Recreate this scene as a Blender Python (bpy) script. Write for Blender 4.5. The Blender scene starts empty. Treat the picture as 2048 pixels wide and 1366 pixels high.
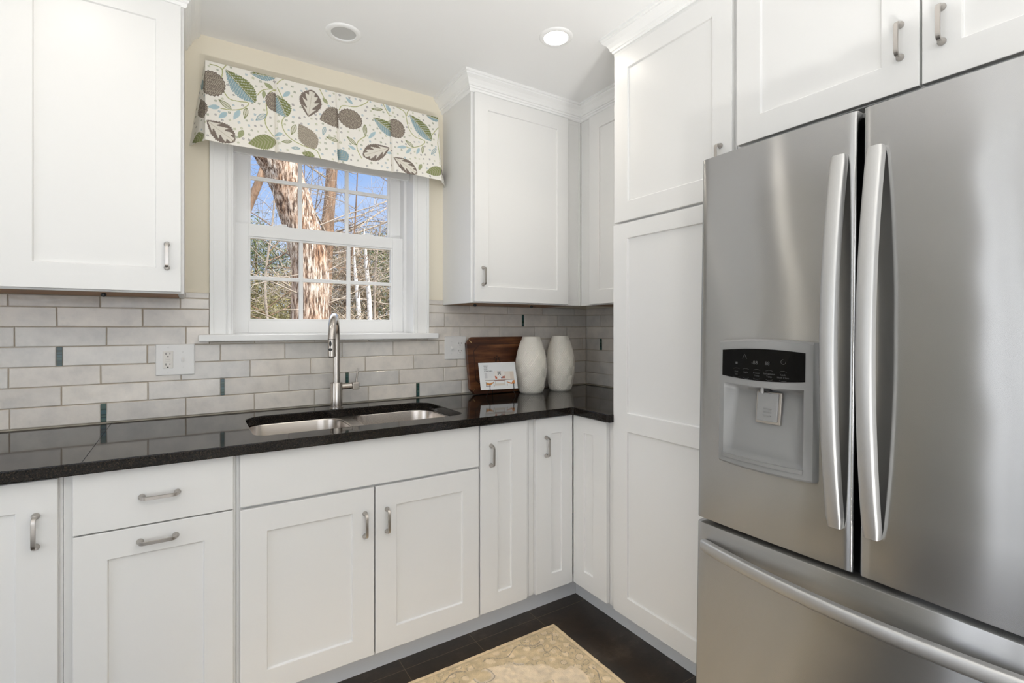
import bpy, bmesh, math, random
import numpy as np
from mathutils import Vector, Matrix

PI = math.pi
D = bpy.data
C = bpy.context.scene.collection
S = bpy.context.scene

# ------------------------------------------------------------------ camera
cam_d = D.cameras.new('camera')
cam_d.sensor_width = 36.0
cam_d.lens = 36.0 * 995.0 / 2048.0
cam_d.shift_y = -(683.0 - 654.0) / 2048.0
cam_d.clip_start = 0.02
cam_d.clip_end = 300
cam = D.objects.new('camera', cam_d)
C.objects.link(cam)
cam.location = (-2.062, -2.348, 1.2587)
cam.rotation_euler = (PI / 2, 0, -math.radians(32.82))
S.camera = cam

# ------------------------------------------------------------------ exposure
S.view_settings.view_transform = 'Standard'
S.view_settings.look = 'None'
S.view_settings.gamma = 1.0
S.view_settings.use_curve_mapping = False
S.view_settings.exposure = 0.06
S.cycles.max_bounces = 10
S.cycles.diffuse_bounces = 6
S.cycles.glossy_bounces = 5
S.cycles.transparent_max_bounces = 12
S.cycles.caustics_reflective = False
S.cycles.caustics_refractive = False
S.cycles.sample_clamp_indirect = 6.0

# ------------------------------------------------------------------ world: blue winter sky with thin cloud
W = D.worlds.new('sky')
S.world = W
W.use_nodes = True
nt = W.node_tree
nt.nodes.clear()
tc = nt.nodes.new('ShaderNodeTexCoord')
sep = nt.nodes.new('ShaderNodeSeparateXYZ')
ramp = nt.nodes.new('ShaderNodeValToRGB')
el = ramp.color_ramp.elements
el[0].position = 0.0; el[0].color = (0.72, 0.80, 0.92, 1)
el[1].position = 0.62; el[1].color = (0.88, 0.90, 0.92, 1)
e2 = el.new(0.22); e2.color = (0.34, 0.53, 0.90, 1)
e3 = el.new(0.36); e3.color = (0.28, 0.47, 0.88, 1)
mp = nt.nodes.new('ShaderNodeMapping'); mp.inputs['Scale'].default_value = (3.0, 3.0, 7.0)
nz = nt.nodes.new('ShaderNodeTexNoise'); nz.inputs['Scale'].default_value = 1.3; nz.inputs['Detail'].default_value = 6
cr = nt.nodes.new('ShaderNodeValToRGB')
cr.color_ramp.elements[0].position = 0.42; cr.color_ramp.elements[0].color = (0, 0, 0, 1)
cr.color_ramp.elements[1].position = 0.85; cr.color_ramp.elements[1].color = (0.7, 0.7, 0.7, 1)
mx = nt.nodes.new('ShaderNodeMix'); mx.data_type = 'RGBA'
mx.inputs[7].default_value = (0.92, 0.95, 1.0, 1)
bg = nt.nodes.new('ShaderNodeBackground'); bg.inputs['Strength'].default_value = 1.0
wo = nt.nodes.new('ShaderNodeOutputWorld')
hi = nt.nodes.new('ShaderNodeMapRange')      # sky brightened above the window's view, added to light the room
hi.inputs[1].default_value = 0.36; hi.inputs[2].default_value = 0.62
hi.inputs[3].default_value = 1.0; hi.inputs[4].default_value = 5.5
L = nt.links.new
L(tc.outputs['Generated'], sep.inputs[0]); L(sep.outputs['Z'], ramp.inputs[0])
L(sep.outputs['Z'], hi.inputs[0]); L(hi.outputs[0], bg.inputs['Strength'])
L(tc.outputs['Generated'], mp.inputs[0]); L(mp.outputs[0], nz.inputs['Vector']); L(nz.outputs[0], cr.inputs[0])
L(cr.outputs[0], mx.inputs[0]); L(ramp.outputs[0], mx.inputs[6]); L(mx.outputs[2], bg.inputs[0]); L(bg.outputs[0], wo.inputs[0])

def lamp(name, kind, loc, power, color=(1, 1, 1), rot=(0, 0, 0), **kw):
    l = D.lights.new(name, kind)
    l.energy = power
    l.color = color
    for k, v in kw.items():
        setattr(l, k, v)
    o = D.objects.new(name, l)
    C.objects.link(o)
    o.location = loc
    o.rotation_euler = rot
    return o

# winter sun from behind the house, high right
sun = lamp('sun', 'SUN', (6, -12, 12), 7.5, (1.0, 0.93, 0.82), angle=0.02)
sun.rotation_euler = Vector((-0.55, 0.75, -0.62)).to_track_quat('-Z', 'Y').to_euler()
# daylight through the left wall's glazed doors, plus added fill behind the camera
DAY = (0.94, 0.97, 1.0)
lamp('daylight_left', 'AREA', (-4.86, -1.75, 1.15), 23, DAY, (0, -PI / 2, 0), shape='RECTANGLE', size=2.0, size_y=1.5)
lamp('fill_front', 'AREA', (-2.6, -5.10, 1.35), 24, DAY, (PI / 2, 0, 0), shape='RECTANGLE', size=2.6, size_y=1.9)
CAN_POWER = 0.6
CAN_COLOR = (1.0, 0.90, 0.76)
# added fill lights, unseen behind the camera, brighten the ceiling; drums are built below
FILL_LIGHTS = [(-1.30, -2.78, 46), (-1.95, -2.78, 32), (-2.60, -2.78, 12), (-3.40, -2.78, 5)]
for ux_, uy_, up_ in FILL_LIGHTS:
    lamp('fill_uplight', 'AREA', (ux_, uy_, 0.205), up_, (1.0, 0.985, 0.965), (PI, 0, 0), shape='DISK', size=0.26)

# ------------------------------------------------------------------ materials
def new_mat(name):
    m = D.materials.new(name)
    m.use_nodes = True
    n = m.node_tree
    b = n.nodes['Principled BSDF']
    return m, n, b

def pm(name, col, rough=0.5, metal=0.0, spec=0.5, coat=0.0, bump=None, emit=None):
    m, n, b = new_mat(name)
    b.inputs['Base Color'].default_value = (*col, 1)
    b.inputs['Roughness'].default_value = rough
    b.inputs['Metallic'].default_value = metal
    b.inputs['Specular IOR Level'].default_value = spec
    b.inputs['Coat Weight'].default_value = coat
    if emit:
        b.inputs['Emission Color'].default_value = (*emit[0], 1)
        b.inputs['Emission Strength'].default_value = emit[1]
    if bump:
        sc, st, dist = bump
        t = n.nodes.new('ShaderNodeTexCoord')
        z = n.nodes.new('ShaderNodeTexNoise')
        z.inputs['Scale'].default_value = sc
        z.inputs['Detail'].default_value = 4
        bp = n.nodes.new('ShaderNodeBump')
        bp.inputs['Strength'].default_value = st
        bp.inputs['Distance'].default_value = dist
        n.links.new(t.outputs['Object'], z.inputs['Vector'])
        n.links.new(z.outputs[0], bp.inputs['Height'])
        n.links.new(bp.outputs[0], b.inputs['Normal'])
    return m

def noise_ramp(n, scale, stops, coord='Object', detail=5, rough=0.6, mapping=None, kind='noise'):
    t = n.nodes.new('ShaderNodeTexCoord')
    src = t.outputs[coord]
    if mapping:
        m = n.nodes.new('ShaderNodeMapping')
        m.inputs['Scale'].default_value = mapping
        n.links.new(src, m.inputs[0]); src = m.outputs[0]
    if kind == 'voronoi':
        z = n.nodes.new('ShaderNodeTexVoronoi')
        z.inputs['Scale'].default_value = scale
        out = z.outputs['Color']
    else:
        z = n.nodes.new('ShaderNodeTexNoise')
        z.inputs['Scale'].default_value = scale
        z.inputs['Detail'].default_value = detail
        z.inputs['Roughness'].default_value = rough
        out = z.outputs[0]
    n.links.new(src, z.inputs['Vector'])
    r = n.nodes.new('ShaderNodeValToRGB')
    e = r.color_ramp.elements
    while len(e) < len(stops):
        e.new(0.5)
    for k, (p, c) in enumerate(stops):
        e[k].position = p
        e[k].color = (*c, 1)
    n.links.new(out, r.inputs[0])
    return r.outputs[0], z

M = {}
M['paint'] = pm('white_cabinet_paint', (0.79, 0.787, 0.775), 0.38, bump=(35, 0.03, 0.001))
M['ceiling'] = pm('ceiling_paint', (0.86, 0.86, 0.855), 0.8)
M['trim'] = pm('white_trim_paint', (0.87, 0.87, 0.86), 0.35)
M['vinyl'] = pm('white_vinyl', (0.87, 0.87, 0.865), 0.4)
M['wall'] = pm('cream_wall_paint', (0.81, 0.75, 0.62), 0.75, bump=(180, 0.05, 0.001))
M['plain_wall'] = pm('pale_wall_paint', (0.74, 0.73, 0.70), 0.8)
M['bounce_floor'] = pm('pale_bounce_floor', (0.70, 0.69, 0.66), 0.95)
M['toe'] = pm('grey_toe_kick_paint', (0.84, 0.84, 0.84), 0.5)
M['plastic'] = pm('white_plastic', (0.80, 0.79, 0.77), 0.22)
M['almond'] = pm('warm_white_plastic', (0.76, 0.73, 0.68), 0.3)
M['black'] = pm('black_plastic', (0.012, 0.012, 0.013), 0.35)
M['gap'] = pm('black_gasket', (0.006, 0.006, 0.006), 0.7)
M['nickel'] = pm('brushed_nickel', (0.50, 0.47, 0.44), 0.3, 1.0)
M['brass'] = pm('brass_inlay', (0.75, 0.56, 0.28), 0.3, 1.0)
M['wire'] = pm('black_wire', (0.02, 0.018, 0.016), 0.35, 0.6)
M['ceramic'] = pm('cream_ceramic', (0.85, 0.81, 0.73), 0.45)
M['underside'] = pm('unpainted_cabinet_wood', (0.34, 0.17, 0.07), 0.55)
M['grout'] = pm('tan_grout', (0.50, 0.43, 0.345), 0.9)
M['shade'] = pm('grey_shade_cloth', (0.68, 0.68, 0.67), 0.8)
M['shade_hem'] = pm('taupe_shade_hem', (0.34, 0.29, 0.25), 0.85)
M['paper'] = pm('card_stock', (0.84, 0.84, 0.83), 0.5)
M['ink'] = pm('black_ink', (0.03, 0.03, 0.03), 0.6)
M['icon'] = pm('grey_screen_print', (0.055, 0.055, 0.055), 0.5)
M['lens'] = pm('frosted_lens', (0.55, 0.55, 0.54), 0.5)
M['lit_bright'] = pm('lit_lens_bright', (0.9, 0.9, 0.9), 0.5, emit=((1.0, 0.93, 0.82), 50.0))
M['lit'] = pm('lit_lens', (0.9, 0.9, 0.9), 0.5, emit=((1.0, 0.93, 0.82), 40.0))
M['silver'] = pm('silver_grey_plastic', (0.215, 0.215, 0.213), 0.42, 0.0)
M['silver_dark'] = pm('dark_silver_plastic', (0.22, 0.22, 0.22), 0.4, 0.2)
M['dark_metal'] = pm('dark_grey_steel', (0.10, 0.10, 0.10), 0.45, 0.5)
M['screen'] = pm('black_glossy_panel', (0.003, 0.003, 0.003), 0.12, spec=0.12)

def attr_mat(name, rough=0.5, bump=None, coat=0.0, spec=0.5):
    m = pm(name, (1, 1, 1), rough, bump=bump, coat=coat, spec=spec)
    n = m.node_tree
    a = n.nodes.new('ShaderNodeAttribute')
    a.attribute_name = 'Col'
    n.links.new(a.outputs['Color'], n.nodes['Principled BSDF'].inputs['Base Color'])
    return m
M['fabric'] = attr_mat('printed_linen', 0.85, bump=(900, 0.10, 0.001), spec=0.2)
M['rug'] = attr_mat('wool_pile', 0.95, bump=(260, 0.6, 0.004), spec=0.1)
M['card'] = attr_mat('printed_card', 0.45)
M['accent'] = attr_mat('striped_glass', 0.08)

def tile_mat():
    m, n, b = new_mat('glazed_grey_tile')
    a = n.nodes.new('ShaderNodeAttribute'); a.attribute_name = 'Col'
    c, z = noise_ramp(n, 13.0, [(0.30, (0.84, 0.845, 0.855)), (0.52, (0.98, 0.975, 0.97)), (0.72, (1.07, 1.06, 1.045))], detail=8, rough=0.65)
    mx = n.nodes.new('ShaderNodeMix'); mx.data_type = 'RGBA'; mx.blend_type = 'MULTIPLY'
    mx.inputs[0].default_value = 1.0
    n.links.new(a.outputs['Color'], mx.inputs[6]); n.links.new(c, mx.inputs[7])
    n.links.new(mx.outputs[2], b.inputs['Base Color'])
    b.inputs['Roughness'].default_value = 0.13
    t = n.nodes.new('ShaderNodeTexCoord')
    z2 = n.nodes.new('ShaderNodeTexNoise'); z2.inputs['Scale'].default_value = 16; z2.inputs['Detail'].default_value = 3
    bp = n.nodes.new('ShaderNodeBump'); bp.inputs['Strength'].default_value = 0.35; bp.inputs['Distance'].default_value = 0.004
    n.links.new(t.outputs['Object'], z2.inputs['Vector']); n.links.new(z2.outputs[0], bp.inputs['Height'])
    n.links.new(bp.outputs[0], b.inputs['Normal'])
    return m
M['tile'] = tile_mat()

def granite():
    m, n, b = new_mat('black_granite')
    c, z = noise_ramp(n, 330, [(0.44, (0.005, 0.005, 0.005)), (0.56, (0.014, 0.011, 0.009)), (0.66, (0.055, 0.039, 0.025)), (0.78, (0.14, 0.105, 0.07))], detail=3, rough=0.7)
    n.links.new(c, b.inputs['Base Color'])
    b.inputs['Roughness'].default_value = 0.06
    b.inputs['Specular IOR Level'].default_value = 0.22
    return m
M['granite'] = granite()

def steel(name, col, rough, aniso, tangent, wav=0.0, streak=(1, 1, 1)):
    m, n, b = new_mat(name)
    b.inputs['Metallic'].default_value = 1.0
    b.inputs['Anisotropic'].default_value = aniso
    cx = n.nodes.new('ShaderNodeCombineXYZ')
    for k in range(3):
        cx.inputs[k].default_value = tangent[k]
    n.links.new(cx.outputs[0], b.inputs['Tangent'])
    c, z = noise_ramp(n, 6.0, [(0.3, tuple(v * 0.97 for v in col)), (0.7, tuple(v * 1.025 for v in col))], mapping=streak, detail=4)
    n.links.new(c, b.inputs['Base Color'])
    b.inputs['Roughness'].default_value = rough
    if wav:
        t = n.nodes.new('ShaderNodeTexCoord')
        z2 = n.nodes.new('ShaderNodeTexNoise'); z2.inputs['Scale'].default_value = 3.2; z2.inputs['Detail'].default_value = 1
        bp = n.nodes.new('ShaderNodeBump'); bp.inputs['Strength'].default_value = wav; bp.inputs['Distance'].default_value = 0.02
        n.links.new(t.outputs['Object'], z2.inputs['Vector']); n.links.new(z2.outputs[0], bp.inputs['Height'])
        n.links.new(bp.outputs[0], b.inputs['Normal'])
    return m
def brushed_door(name, col, rough, aniso):
    m = D.materials.new(name)
    m.use_nodes = True
    n = m.node_tree
    n.nodes.clear()
    o = n.nodes.new('ShaderNodeOutputMaterial')
    g = n.nodes.new('ShaderNodeBsdfAnisotropic')
    g.distribution = 'MULTI_GGX'
    g.inputs['Roughness'].default_value = rough
    g.inputs['Anisotropy'].default_value = aniso
    cx = n.nodes.new('ShaderNodeCombineXYZ'); cx.inputs[2].default_value = 1.0
    n.links.new(cx.outputs[0], g.inputs['Tangent'])
    c, z = noise_ramp(n, 6.0, [(0.3, tuple(v * 0.97 for v in col)), (0.7, tuple(v * 1.025 for v in col))], mapping=(3, 3, 260), detail=4)
    n.links.new(c, g.inputs['Color'])
    t = n.nodes.new('ShaderNodeTexCoord')
    z2 = n.nodes.new('ShaderNodeTexNoise'); z2.inputs['Scale'].default_value = 3.4; z2.inputs['Detail'].default_value = 1
    bp = n.nodes.new('ShaderNodeBump'); bp.inputs['Strength'].default_value = 0.17; bp.inputs['Distance'].default_value = 0.02
    n.links.new(t.outputs['Object'], z2.inputs['Vector']); n.links.new(z2.outputs[0], bp.inputs['Height'])
    n.links.new(bp.outputs[0], g.inputs['Normal'])
    n.links.new(g.outputs[0], o.inputs[0])
    return m
M['fridge'] = brushed_door('brushed_stainless_door', (0.47, 0.469, 0.466), 0.25, -0.78)
M['fridge_bar'] = steel('brushed_stainless_handle', (0.52, 0.518, 0.512), 0.46, 0.0, (0, 0, 1), 0.0, (200, 200, 3))
M['sink'] = steel('brushed_sink_steel', (0.66, 0.605, 0.555), 0.27, 0.0, (0, 0, 1), 0.0, (3, 3, 40))
M['faucet'] = steel('brushed_faucet_nickel', (0.56, 0.52, 0.48), 0.24, 0.0, (0, 0, 1), 0.0, (40, 40, 2))

def floor_mat():
    m, n, b = new_mat('dark_slate_tile')
    t = n.nodes.new('ShaderNodeTexCoord')
    mpn = n.nodes.new('ShaderNodeMapping'); mpn.inputs['Location'].default_value = (1.402 + 0.297 * 30, 0.598 + 0.60 * 30, 0)
    n.links.new(t.outputs['Object'], mpn.inputs[0])
    br = n.nodes.new('ShaderNodeTexBrick')
    br.offset = 0.0
    br.inputs['Scale'].default_value = 1.0
    br.inputs['Brick Width'].default_value = 0.297
    br.inputs['Row Height'].default_value = 0.60
    br.inputs['Mortar Size'].default_value = 0.0016
    br.inputs['Mortar Smooth'].default_value = 0.2
    br.inputs['Color1'].default_value = (0.9, 0.9, 0.9, 1); br.inputs['Color2'].default_value = (1.15, 1.15, 1.15, 1)
    n.links.new(mpn.outputs[0], br.inputs['Vector'])
    c, z = noise_ramp(n, 7.0, [(0.30, (0.017, 0.012, 0.009)), (0.55, (0.036, 0.025, 0.017)), (0.72, (0.085, 0.062, 0.044))], detail=10, rough=0.7)
    mul = n.nodes.new('ShaderNodeMix'); mul.data_type = 'RGBA'; mul.blend_type = 'MULTIPLY'; mul.inputs[0].default_value = 1
    n.links.new(c, mul.inputs[6]); n.links.new(br.outputs['Color'], mul.inputs[7])
    mx = n.nodes.new('ShaderNodeMix'); mx.data_type = 'RGBA'
    mx.inputs[7].default_value = (0.13, 0.09, 0.055, 1)
    n.links.new(br.outputs['Fac'], mx.inputs[0]); n.links.new(mul.outputs[2], mx.inputs[6])
    n.links.new(mx.outputs[2], b.inputs['Base Color'])
    b.inputs['Roughness'].default_value = 0.33
    bp = n.nodes.new('ShaderNodeBump'); bp.inputs['Strength'].default_value = 0.25; bp.inputs['Distance'].default_value = 0.004
    n.links.new(z.outputs[0], bp.inputs['Height']); n.links.new(bp.outputs[0], b.inputs['Normal'])
    return m
M['floor'] = floor_mat()

def wood_mat():
    m, n, b = new_mat('walnut_board')
    c, z = noise_ramp(n, 2.6, [(0.28, (0.030, 0.010, 0.005)), (0.48, (0.085, 0.028, 0.011)), (0.62, (0.17, 0.066, 0.025)), (0.78, (0.27, 0.12, 0.05))], mapping=(1.6, 6, 13), detail=6, rough=0.55)
    n.links.new(c, b.inputs['Base Color'])
    b.inputs['Roughness'].default_value = 0.35
    return m
M['walnut'] = wood_mat()
M['walnut_dark'] = pm('dark_walnut_groove', (0.045, 0.016, 0.008), 0.5)

def glass_mat():
    m = D.materials.new('window_glass')
    m.use_nodes = True
    n = m.node_tree
    n.nodes.clear()
    o = n.nodes.new('ShaderNodeOutputMaterial')
    tr = n.nodes.new('ShaderNodeBsdfTransparent')
    gl = n.nodes.new('ShaderNodeBsdfGlossy'); gl.inputs['Roughness'].default_value = 0.02
    fr = n.nodes.new('ShaderNodeFresnel'); fr.inputs['IOR'].default_value = 1.10
    mxs = n.nodes.new('ShaderNodeMixShader')
    n.links.new(fr.outputs[0], mxs.inputs[0]); n.links.new(tr.outputs[0], mxs.inputs[1]); n.links.new(gl.outputs[0], mxs.inputs[2])
    n.links.new(mxs.outputs[0], o.inputs[0])
    return m
M['glass'] = glass_mat()

def bark_mat(name, stops, scale=6.0, stretch=(1, 1, 0.16), bump=0.9):
    m, n, b = new_mat(name)
    c, z = noise_ramp(n, scale, stops, mapping=stretch, detail=8, rough=0.72)
    n.links.new(c, b.inputs['Base Color'])
    b.inputs['Roughness'].default_value = 0.9
    bp = n.nodes.new('ShaderNodeBump'); bp.inputs['Strength'].default_value = bump; bp.inputs['Distance'].default_value = 0.05
    n.links.new(z.outputs[0], bp.inputs['Height']); n.links.new(bp.outputs[0], b.inputs['Normal'])
    return m
def oak_bark():
    m, n, b = new_mat('oak_bark')
    c, z = noise_ramp(n, 42.0, [(0.38, (0.045, 0.028, 0.020)), (0.47, (0.17, 0.115, 0.08)), (0.55, (0.42, 0.365, 0.315)), (0.72, (0.60, 0.565, 0.53))], mapping=(1, 1, 0.13), detail=6, rough=0.65)
    c2, z2 = noise_ramp(n, 4.0, [(0.47, (1, 1, 1)), (0.60, (0.72, 0.52, 0.38))], mapping=(1, 1, 0.35), detail=5)
    mx = n.nodes.new('ShaderNodeMix'); mx.data_type = 'RGBA'; mx.blend_type = 'MULTIPLY'; mx.inputs[0].default_value = 1
    n.links.new(c, mx.inputs[6]); n.links.new(c2, mx.inputs[7]); n.links.new(mx.outputs[2], b.inputs['Base Color'])
    b.inputs['Roughness'].default_value = 0.9
    bp = n.nodes.new('ShaderNodeBump'); bp.inputs['Strength'].default_value = 0.9; bp.inputs['Distance'].default_value = 0.03
    n.links.new(z.outputs[0], bp.inputs['Height']); n.links.new(bp.outputs[0], b.inputs['Normal'])
    return m
M['bark_main'] = oak_bark()
M['bark_dark'] = bark_mat('brown_bark', [(0.35, (0.07, 0.045, 0.03)), (0.6, (0.22, 0.14, 0.09)), (0.75, (0.40, 0.30, 0.22))], 8.0)
M['bark_pale'] = bark_mat('pale_twig_bark', [(0.35, (0.17, 0.14, 0.11)), (0.7, (0.36, 0.32, 0.275))], 8.0)
M['bark_birch'] = bark_mat('birch_bark', [(0.34, (0.12, 0.11, 0.10)), (0.46, (0.50, 0.49, 0.48)), (0.8, (0.66, 0.66, 0.67))], 7.0, (1, 1, 1.2), 0.3)
M['ground'] = bark_mat('leaf_litter', [(0.3, (0.10, 0.07, 0.04)), (0.55, (0.20, 0.15, 0.09)), (0.8, (0.32, 0.26, 0.17))], 3.0, (1, 1, 1), 0.6)
def leaf_mat(name, a, b_, c_):
    m, n, b = new_mat(name)
    c, z = noise_ramp(n, 1.6, [(0.3, a), (0.5, b_), (0.72, c_)], detail=8, rough=0.8)
    n.links.new(c, b.inputs['Base Color'])
    b.inputs['Roughness'].default_value = 0.8
    b.inputs['Specular IOR Level'].default_value = 0.15
    return m
M['leaf_olive'] = leaf_mat('olive_foliage', (0.07, 0.066, 0.032), (0.17, 0.155, 0.075), (0.31, 0.27, 0.15))
M['leaf_brown'] = leaf_mat('brown_brush', (0.09, 0.07, 0.05), (0.22, 0.18, 0.135), (0.38, 0.34, 0.28))
M['leaf_green'] = leaf_mat('pine_foliage', (0.03, 0.042, 0.018), (0.09, 0.11, 0.045), (0.20, 0.21, 0.10))

# ------------------------------------------------------------------ helpers
WORG = {}

class MB:
    def __init__(s):
        s.v = []; s.f = []
    def add(s, vs, fs):
        o = len(s.v)
        s.v += [tuple(p) for p in vs]
        s.f += [tuple(i + o for i in f) for f in fs]
        return s
    def box(s, x0, x1, y0, y1, z0, z1):
        x0, x1 = min(x0, x1), max(x0, x1); y0, y1 = min(y0, y1), max(y0, y1); z0, z1 = min(z0, z1), max(z0, z1)
        v = [(x0, y0, z0), (x1, y0, z0), (x1, y1, z0), (x0, y1, z0), (x0, y0, z1), (x1, y0, z1), (x1, y1, z1), (x0, y1, z1)]
        return s.add(v, [(0, 3, 2, 1), (4, 5, 6, 7), (0, 1, 5, 4), (1, 2, 6, 5), (2, 3, 7, 6), (3, 0, 4, 7)])
    def grid(s, P, flip=False):
        r, c = len(P), len(P[0])
        o = len(s.v)
        for row in P:
            s.v += [tuple(p) for p in row]
        for i in range(r - 1):
            for j in range(c - 1):
                q = (o + i * c + j, o + i * c + j + 1, o + (i + 1) * c + j + 1, o + (i + 1) * c + j)
                s.f.append(q[::-1] if flip else q)
        return s
    def rings(s, R, close=True, cap0=True, cap1=True):
        n = len(R[0]); o = len(s.v)
        for r in R:
            s.v += [tuple(p) for p in r]
        for i in range(len(R) - 1):
            for j in range(n if close else n - 1):
                k = (j + 1) % n
                s.f.append((o + i * n + j, o + i * n + k, o + (i + 1) * n + k, o + (i + 1) * n + j))
        if cap0:
            s.f.append(tuple(o + j for j in range(n))[::-1])
        if cap1:
            s.f.append(tuple(o + (len(R) - 1) * n + j for j in range(n)))
        return s
    def tube(s, pts, rad, n=10, cap=True):
        pts = [Vector(p) for p in pts]
        if not isinstance(rad, (list, tuple)):
            rad = [rad] * len(pts)
        t0 = (pts[1] - pts[0]).normalized()
        up = Vector((0, 0, 1)) if abs(t0.z) < 0.9 else Vector((1, 0, 0))
        a = t0.cross(up).normalized()
        R = []
        for i, p in enumerate(pts):
            t = (pts[min(i + 1, len(pts) - 1)] - pts[max(i - 1, 0)]).normalized()
            a = (a - t * a.dot(t)).normalized()
            b = t.cross(a)
            R.append([p + (a * math.cos(2 * PI * k / n) + b * math.sin(2 * PI * k / n)) * rad[i] for k in range(n)])
        return s.rings(R, True, cap, cap)
    def sweep(s, pts, b, sec, cap=True):
        """section (u, w): u along fixed direction b, w along the path's normal t x b"""
        pts = [Vector(p) for p in pts]; b = Vector(b)
        R = []
        for i, p in enumerate(pts):
            t = (pts[min(i + 1, len(pts) - 1)] - pts[max(i - 1, 0)]).normalized()
            nn = t.cross(b).normalized()
            R.append([p + b * u + nn * w for u, w in sec])
        return s.rings(R, True, cap, cap)
    def lathe(s, prof, c, n=32, axis='z', cap0=True, cap1=True):
        R = []
        for r, h in prof:
            ring = []
            for k in range(n):
                a = 2 * PI * k / n
                u, w = r * math.cos(a), r * math.sin(a)
                if axis == 'z': ring.append((c[0] + u, c[1] + w, c[2] + h))
                elif axis == 'x': ring.append((c[0] + h, c[1] + u, c[2] + w))
                else: ring.append((c[0] + w, c[1] + h, c[2] + u))
            R.append(ring)
        return s.rings(R, True, cap0, cap1)

def tag(o, label=None, cat=None, group=None, kind=None):
    if label: o['label'] = label
    if cat: o['category'] = cat
    if group: o['group'] = group
    if kind: o['kind'] = kind
    return o

def empty(name, loc, label=None, cat=None, group=None, kind=None):
    o = D.objects.new(name, None)
    o.empty_display_size = 0.05
    C.objects.link(o)
    o.location = loc
    WORG[o.name] = Vector(loc)
    return tag(o, label, cat, group, kind)

def obj(name, mb, mat, parent=None, bevel=0.0, smooth=None, label=None, seg=2, cols=None, local=False, origin=None, recalc=False):
    """links the builder's world-space shape as ONE mesh object"""
    org = Vector((0, 0, 0))
    if parent is not None and not local:
        org = WORG[parent.name]
    if origin is not None:
        org = Vector(origin)
    me = D.meshes.new(name)
    if org.length > 0:
        vv = [(p[0] - org.x, p[1] - org.y, p[2] - org.z) for p in mb.v]
    else:
        vv = mb.v
    me.from_pydata(vv, [], mb.f)
    if recalc:
        bm = bmesh.new(); bm.from_mesh(me)
        bmesh.ops.recalc_face_normals(bm, faces=bm.faces)
        bm.to_mesh(me); bm.free()
    me.update()
    if mat is not None:
        me.materials.append(M[mat] if isinstance(mat, str) else mat)
    if smooth is not None:
        me.polygons.foreach_set('use_smooth', [True] * len(me.polygons))
        me.set_sharp_from_angle(angle=math.radians(smooth))
    if cols is not None:
        a = me.color_attributes.new('Col', 'FLOAT_COLOR', 'POINT')
        a.data.foreach_set('color', np.asarray(cols, dtype=np.float32).ravel())
    o = D.objects.new(name, me)
    C.objects.link(o)
    if parent is not None:
        o.parent = parent
        WORG[o.name] = org
    else:
        o.location = org
        WORG[o.name] = org
    if bevel:
        bv = o.modifiers.new('bevel', 'BEVEL')
        bv.width = bevel; bv.segments = seg; bv.limit_method = 'ANGLE'; bv.angle_limit = math.radians(40)
    if label: o['label'] = label
    return o

def struct(name, mb, mat, **kw):
    return tag(obj(name, mb, mat, **kw), kind='structure')

def text_obj(name, body, size, mat, parent, matrix, align='LEFT'):
    cu = D.curves.new(name, 'FONT')
    cu.body = body; cu.size = size; cu.align_x = align; cu.extrude = 0.00012
    t = D.objects.new(name + '_curve', cu)
    C.objects.link(t)
    bpy.context.view_layer.update()
    me = D.meshes.new_from_object(t.evaluated_get(bpy.context.evaluated_depsgraph_get()))
    D.objects.remove(t); D.curves.remove(cu)
    me.name = name
    me.transform(matrix)
    me.materials.clear(); me.materials.append(M[mat])
    o = D.objects.new(name, me)
    C.objects.link(o); o.parent = parent
    WORG[o.name] = WORG[parent.name]
    return o

def outline_prism(loop, hole_list, z0, z1):
    """flat slab in XY from an outer loop with holes"""
    bm = bmesh.new()
    for lp in [loop] + hole_list:
        vs = [bm.verts.new((x, y, z1)) for x, y in lp]
        for i in range(len(vs)):
            bm.edges.new((vs[i], vs[(i + 1) % len(vs)]))
    bmesh.ops.triangle_fill(bm, use_beauty=True, edges=bm.edges[:])
    fs = bm.faces[:]
    for f in fs:
        if f.normal.z < 0:
            f.normal_flip()
    r = bmesh.ops.extrude_face_region(bm, geom=fs)
    nv = [g for g in r['geom'] if isinstance(g, bmesh.types.BMVert)]
    for v in nv:
        v.co.z = z0
    bmesh.ops.recalc_face_normals(bm, faces=bm.faces)
    bmesh.ops.dissolve_limit(bm, angle_limit=0.001, verts=bm.verts[:], edges=bm.edges[:])
    bm.verts.index_update()
    mb = MB()
    mb.v = [tuple(v.co) for v in bm.verts]
    mb.f = [tuple(v.index for v in f.verts) for f in bm.faces]
    bm.free()
    return mb

def rrect(x0, x1, y0, y1, r, n=6):
    rr = r if isinstance(r, (list, tuple)) else [r] * 4
    pts = []
    for (cx, cy, a0, q) in ((x1 - rr[0], y1 - rr[0], 0, rr[0]), (x0 + rr[1], y1 - rr[1], 90, rr[1]), (x0 + rr[2], y0 + rr[2], 180, rr[2]), (x1 - rr[3], y0 + rr[3], 270, rr[3])):
        for k in range(n + 1):
            a = math.radians(a0 + 90 * k / n)
            pts.append((cx + q * math.cos(a), cy + q * math.sin(a)))
    return pts

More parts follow.
